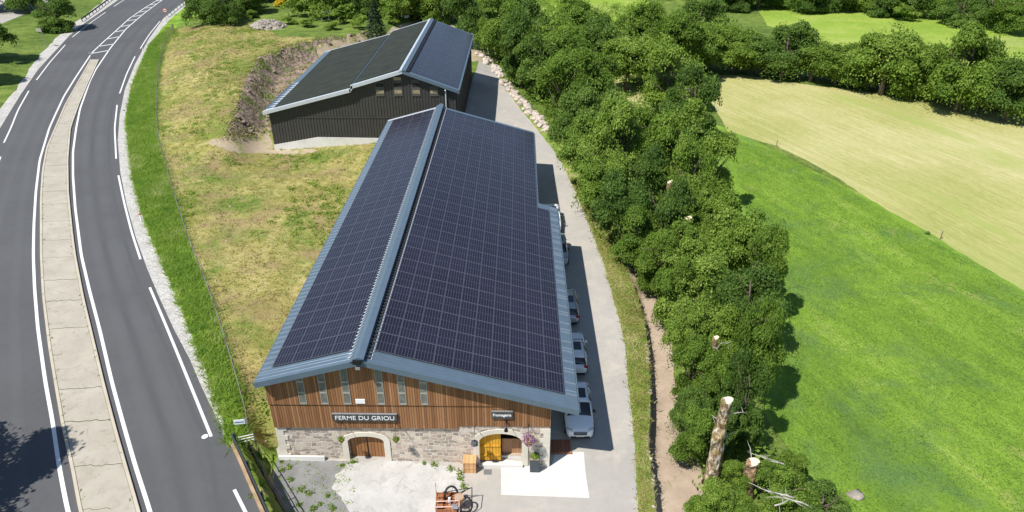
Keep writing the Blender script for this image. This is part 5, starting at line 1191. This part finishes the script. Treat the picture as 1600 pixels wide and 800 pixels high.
car(3.65, 57.2, 0, 'cardkblue', 'pale blue car mostly hidden by the roof edge before the white van-like car')
car(3.35, 63.4, 0, 'carwhite', 'white car at the step in the barn roof, farthest along the drive')

# ------------------------------------------------------------------ roadside things
def polyz(P, z): return [at(x, y, z) for x, y in P]
# guard rail + steel railing over the yard
GRP = [(366, 692), (372, 702), (382, 724), (392, 746), (402, 768), (416, 800), (440, 850)]
g0 = resample([p[:2] for p in polyz(GRP, 2.0)], .6)
root = empty('guard_rail', (g0[0][0], g0[0][1], 2.0), 'dark steel guard rail between the near road edge and the barn yard', 'guard rail'); B = Vector(root.location)
q = MB(); n = len(g0)
for k, (z0, z1, off) in enumerate(((.42, .52, 0), (.52, .6, .05), (.6, .68, .05), (.68, .78, 0))): pass
def wbeam(P, zb, root, B, m):
    mb = MB(); a, b = offset_strip(P, 0, .07); n = len(P); prof = [(0, .0), (1, .06), (1, .12), (0, .17), (1, .22), (1, .28), (0, .33)]
    vs = []
    for t, z in prof:
        src = b if t else a; vs += [(x-B.x, y-B.y, zb+z-B.z) for x, y in src]
    mb.add(vs, [(k*n+i, k*n+i+1, (k+1)*n+i+1, (k+1)*n+i) for k in range(len(prof)-1) for i in range(n-1)], m)
    # back lip so the beam has thickness
    mb.add([(x-B.x, y-B.y, zb-B.z) for x, y in a]+[(x-B.x, y-B.y, zb+.33-B.z) for x, y in offset_strip(P, .03, 0)[0]], [(i, i+1, n+i+1, n+i) for i in range(n-1)], m)
    return mb.build('beam', root)
wbeam(g0, 2.42, root, B, 'greyrail')
for i in range(0, len(g0), 4):
    q = MB(); x, y = g0[i]-B.xy; q.box((x+.08, y-.05, -.3), (x+.16, y+.05, .75), 'greyrail'); q.build('post', root)
kp = resample([p[:2] for p in polyz([(362, 694), (370, 708), (380, 732), (390, 756), (400, 778), (412, 806), (436, 850)], 2.0)], .5)
a, b = offset_strip(kp, .09, .09); n = len(kp); q = MB()
vs = [(x, y, 1.9) for x, y in a]+[(x, y, 2.16) for x, y in a]+[(x, y, 2.16) for x, y in b]+[(x, y, .9) for x, y in b]
q.add(vs, [(k*n+i, k*n+i+1, (k+1)*n+i+1, (k+1)*n+i) for k in range(3) for i in range(n-1)], 'kerbwood'); tag(q.build('stone_kerb'), 'orange sandstone kerb along the foot of the near guard rail', 'kerb')
rp = resample([gnd(x, y)[:2] for x, y in [(384, 704), (394, 716), (406, 738), (418, 760), (430, 782), (444, 808), (465, 850)]], .7)
rp = np.array([p for p in resample([p[:2] for p in polyz([(392, 704), (404, 726), (416, 747), (429, 770), (443, 795), (472, 850)], 1.5)], .6)])
root = empty('yard_railing', (rp[0][0], rp[0][1], 1.0), 'black three-bar railing running down beside the yard', 'railing'); B = Vector(root.location)
for z in (1.25, 1.65, 2.05):
    q = MB(); q.tube([(x-B.x, y-B.y, z-B.z) for x, y in rp], .032, 'blackiron', 6); q.build('bar', root)
for i in range(0, len(rp), 3):
    q = MB(); q.box((rp[i][0]-B.x-.025, rp[i][1]-B.y-.025, -.6), (rp[i][0]-B.x+.025, rp[i][1]-B.y+.025, 1.1), 'blackiron'); q.build('post', root)
# sign seen from behind by the railing
p = at(379, 672, 2.0); root = empty('road_sign', (p[0], p[1], 1.6), 'white and blue panel on two posts at the end of the guard rail', 'sign', rz=.15)
q = MB(); q.box((-.5, -.02, 1.05), (.32, .02, 1.45), 'white'); q.box((.33, -.025, 1.0), (.52, .025, 1.55), 'galv'); q.build('panel', root)
q = MB(); q.box((-.44, -.03, 1.2), (.26, -.022, 1.28), 'blue'); q.build('blue_band', root)
for x in (-.35, .42): q = MB(); q.tube([(x, .05, -.3), (x, .05, 1.5)], .03, 'galv', 6); q.build('post', root)
root.scale = (.78, .78, .85)
p = gnd(388, 700); root = empty('gate', (p[0], p[1], p[2]), 'small white barred gate behind the guard rail end', 'gate', rz=.3)
q = MB(); 
for z in (.55, .75, .95): q.tube([(-.45, 0, z), (.45, 0, z+.05)], .022, 'white', 6)
q.build('bar', root)
for x in (-.45, .45): q = MB(); q.tube([(x, 0, -.2), (x, 0, 1.05)], .03, 'galv', 6); q.build('post', root)
# small rails at the top of the road
for nm, P, lab, m in (('guard_rail', [(262, 27), (270, 20), (285, 8), (300, -3), (325, -18)], 'galvanised guard rail on the right of the bend at the top', 'galv'), ('guard_rail', [(128, 34), (142, 24), (163, 8), (185, -8), (210, -25)], 'dark guard rail on the left of the bend at the top', 'greyrail')):
    g1 = resample([p[:2] for p in polyz(P, 2.0)], 1.5); root = empty(nm, (g1[0][0], g1[0][1], 2.0), lab, 'guard rail'); B = Vector(root.location); wbeam(g1, 2.4, root, B, m)
    for i in range(0, len(g1), 2): q = MB(); x, y = g1[i]-B.xy; q.box((x+.08, y-.07, -.2), (x+.2, y+.07, .75), m); q.build('post', root)
def disc(mb, c, r, y, m, n=20): mb.prism([(c[0]+r*math.cos(k*2*math.pi/n), c[1]+r*math.sin(k*2*math.pi/n)) for k in range(n)], y, y+.015, m, 'y')
p = at(261, 36, 2); root = empty('speed_limit_sign', (p[0], p[1], 2), 'round red and white road sign at the start of the galvanised rail', 'sign', rz=.3)
q = MB(); q.tube([(0, 0, -.2), (.15, 0, 2.9)], .045, 'galv', 8); q.build('post', root)
q = MB(); disc(q, (.15, 2.6), .5, -.07, 'red'); q.build('red_ring', root); q = MB(); disc(q, (.15, 2.6), .37, -.09, 'white'); q.box((-.05, -.1, 2.54), (.35, -.092, 2.66), 'signdark'); q.build('face', root)
p = at(72, 72, 2.2); root = empty('direction_sign', (p[0], p[1], 2.1), 'grey backed direction sign on one post by the left shoulder', 'sign', rz=-.4)
q = MB(); q.tube([(0, 0, -.2), (0, 0, 3.4)], .05, 'galv', 8); q.build('post', root); q = MB(); q.box((-1.4, -.06, 2.6), (.1, -.03, 3.3), 'galv'); q.box((-1.35, -.075, 2.65), (.05, -.062, 3.25), 'polyframe'); q.build('panel', root)
q = MB(); p = at(143, 90, 2.0); root = empty('traffic_bollard', (p[0], p[1], 2.0), 'small keep-right bollard at the tip of the median', 'bollard')
q.tube([(0, 0, 0), (0, 0, .85)], .09, 'galv', 10); q.build('post', root); q = MB(); disc(q, (0, .8), .26, -.11, 'galv', 16); q.build('disc', root)
for i, (px, py) in enumerate([(224, 82), (196, 181), (221, 346)]):
    p = at(px, py, 2.0); root = empty('delineator_post', (p[0], p[1], 2.0), ['white roadside marker post farthest up the right shoulder', 'white roadside marker post midway along the right shoulder', 'white roadside marker post nearest on the right shoulder'][i], 'marker post', 'marker posts on the shoulder')
    q = MB(); q.box((-.07, -.05, -.1), (.07, .05, 1.0), 'white', top=(.8, .6)); q.build('body', root); q = MB(); q.box((-.075, -.056, .72), (.075, .056, .86), 'red'); q.build('reflector', root)
# wire fence above the hillside
fp = resample([gnd(x, y)[:2] for x, y in [(272, 45), (258, 68), (251, 100), (246, 150), (247, 200), (249, 225), (259, 257), (274, 312), (287, 350), (299, 395), (309, 410), (327, 455), (344, 507), (359, 557), (374, 595), (382, 640), (388, 660)]], 2.6)
root = empty('wire_fence', (fp[0][0], fp[0][1], 2), 'thin wire fence on wooden posts along the top of the hillside', 'fence'); B = Vector(root.location); zf = hgt(fp[:, 0], fp[:, 1])
for i, (x, y) in enumerate(fp): q = MB(); lx = rng.uniform(-.06, .06); q.tube([(x-B.x, y-B.y, zf[i]-B.z-.3), (x-B.x+lx, y-B.y, zf[i]-B.z+rng.uniform(.95, 1.15))], .05, 'postwood', 6); q.build('post', root)
for hz in (.4, .7, .98): q = MB(); q.tube([(x-B.x, y-B.y, zf[i]-B.z+hz) for i, (x, y) in enumerate(fp)], .008, 'galv', 4); q.build('wire', root)
p = gnd(272, 54); q = MB(); q.box((-.1, -.1, -.2), (.1, .1, 1.9), 'postwood'); q.box((-.16, -.11, 1.901), (.16, .11, 1.98), 'postwood'); tag(q.build('corner_post', loc=p), 'thick wooden corner post where the hillside fence meets the verge', 'post')
# field edge posts
for i, (px, py, lab) in enumerate([(1213, 229, 'thin grey post on the mown field edge close to the tree belt'), (1469, 374, 'thin grey post halfway down the mown field edge')]):
    p = gnd(px, py); q = MB(); q.tube([(0, 0, -.2), (0, 0, .9)], .05, 'postwood', 6); q.box((-.06, -.06, .901), (.06, .06, .95), 'galv'); tag(q.build('field_post', loc=p), lab, 'post', 'posts on the field edge')
p = gnd(1449, 365); bush_px(1449, 366, 4, 'tiny dark bush on the edge between meadow and mown field')
q = MB(); q.blob((0, 0, 0), .55, 'rock2', 5, .3, 2, .35); p = gnd(1336, 774); tag(q.build('flat_stone', loc=(p[0], p[1], p[2]), smooth=True), 'flat grey stone in the meadow beside the near crown', 'stone')
# stones: boulder edging by the back drive, rubble heaps, dry stone wall
bl = [(x+dx, y+dy) for x, y in ((750, 92), (758, 98), (768, 108), (776, 118), (783, 128), (790, 138), (796, 146), (804, 154), (812, 162), (819, 170), (826, 178), (834, 187), (842, 196), (850, 203)) for dx, dy in ((4, -2), (9, 1))]+[(744, 84), (752, 88), (762, 96), (770, 104), (775, 112), (782, 122), (787, 131), (793, 140), (800, 148), (808, 156), (814, 164), (820, 172), (827, 178), (833, 186), (840, 192), (848, 198), (852, 204), (797, 137), (804, 150), (816, 158), (826, 169), (837, 183), (757, 100), (780, 112)]
RM = []
for k in range(4): mb = MB(); mb.blob((0, 0, 0), 1, 'rock', k+1, .28, 2, .7); o = mb.build('boulder'); RM.append(o.data); bpy.data.objects.remove(o)
for i, (px, py) in enumerate(bl):
    p = gnd(px+rng.uniform(-2, 2), py+rng.uniform(-1.5, 1.5)); s = rng.uniform(.35, .75)
    tag(link('boulder', RM[i % 4], None, (p[0], p[1], p[2]+s*.2), (s, s, s), rng.uniform(0, 6)), 'pale boulder in the loose stone edging of the back drive', 'boulder', 'boulders edging the back drive')
def heap(px, py, rpx, n, m, label, hh=.5, smin=.15, smax=.5, squash=.8, name='rubble_heap'):
    p = gnd(px, py); depth = math.dist(p, (0, 0, HC)); R0 = rpx*depth/F; q = MB()
    q.blob((0, 0, 0), R0*.85, m, px, .2, 3, hh*.75)
    for k in range(n):
        a = rng.uniform(0, 6.28); r = R0*math.sqrt(rng.random()); s = rng.uniform(smin, smax); q.blob((r*math.cos(a), r*math.sin(a)*.9, max(0, (1-(r/R0)**2))*R0*hh*.7+s*.1), s, m, k, .35, 1)
    tag(q.build(name, loc=(p[0], p[1], p[2]-.1)), label, 'rubble')
heap(418, 42, 26, 120, 'rock2', 'grey brown mound of rubble on the grass above the bank')
heap(533, 15, 17, 70, 'rockpink', 'pale pinkish stone pile among the shrubs', .4); heap(566, 19, 10, 30, 'rockpink', 'smaller pinkish stone pile next to the larger one', .4)
heap(634, 25, 6, 3, 'white', 'white wrapped bale on the grass behind the rear barn', .6, .1, .2, name='wrapped_bale')
p = gnd(509, 33); root = empty('trestle', p, 'small pale wooden frame standing in the rough grass', 'frame')
q = MB()
for x in (-.7, .7): q.box((x-.06, -.06, 0), (x+.06, .06, 1.7), 'polyframe')
q.build('leg', root); q = MB(); q.box((-.76, -.07, 1.701), (.76, .07, 1.82), 'polyframe'); q.build('crossbar', root)
# scattered rocks in the earth bank
RB = []
for k in range(4): mb = MB(); mb.blob((0, 0, 0), 1, 'rockbank', k+7, .3, 2, .7); o = mb.build('bank_rock'); RB.append(o.data); bpy.data.objects.remove(o)
for i in range(70):
    pp = scatter(BANKP, 1)[0]; s = rng.uniform(.12, .38); tag(link('bank_rock', RB[i % 4], None, (pp[0], pp[1], h1(pp[0], pp[1])+.15), (s, s, s), rng.uniform(0, 6)), 'loose rock lying in the cut earth bank', 'rock', 'rocks in the earth bank')
# dry stone retaining wall on the ditch side
q = MB(); wl = resample([p for p in LW if p[1] < 48], .42); zt = hgt(wl[:, 0]-.05, wl[:, 1])
for i, (x, y) in enumerate(wl):
    for L_ in range(4):
        w = rng.uniform(.13, .26); zc = zt[i]-.12-L_*.33; q.blob((x-.10+rng.uniform(-.03, .03), y+rng.uniform(-.08, .08), zc), w, 'rock2' if (L_ or y > 34) else 'rock', i*4+L_, .25, 1)
tag(q.build('retaining_wall'), 'low dry stone wall holding the driveway edge above the dirt path', 'wall')
# scaffold-like litter: small pale stones on hillside
sp_ = scatter(HILLP, 260); q = MB()
for x, y in sp_:
    if y < 78: q.blob((x, y, h1(x, y)+.02), rng.uniform(.04, .11), 'rock', int(x*7), .3, 1)
tag(q.build('loose_stones'), 'small pale stones strewn over the dry hillside', 'stones', kind='stuff')
for o in list(bpy.data.meshes):
    if o.users == 0: bpy.data.meshes.remove(o)
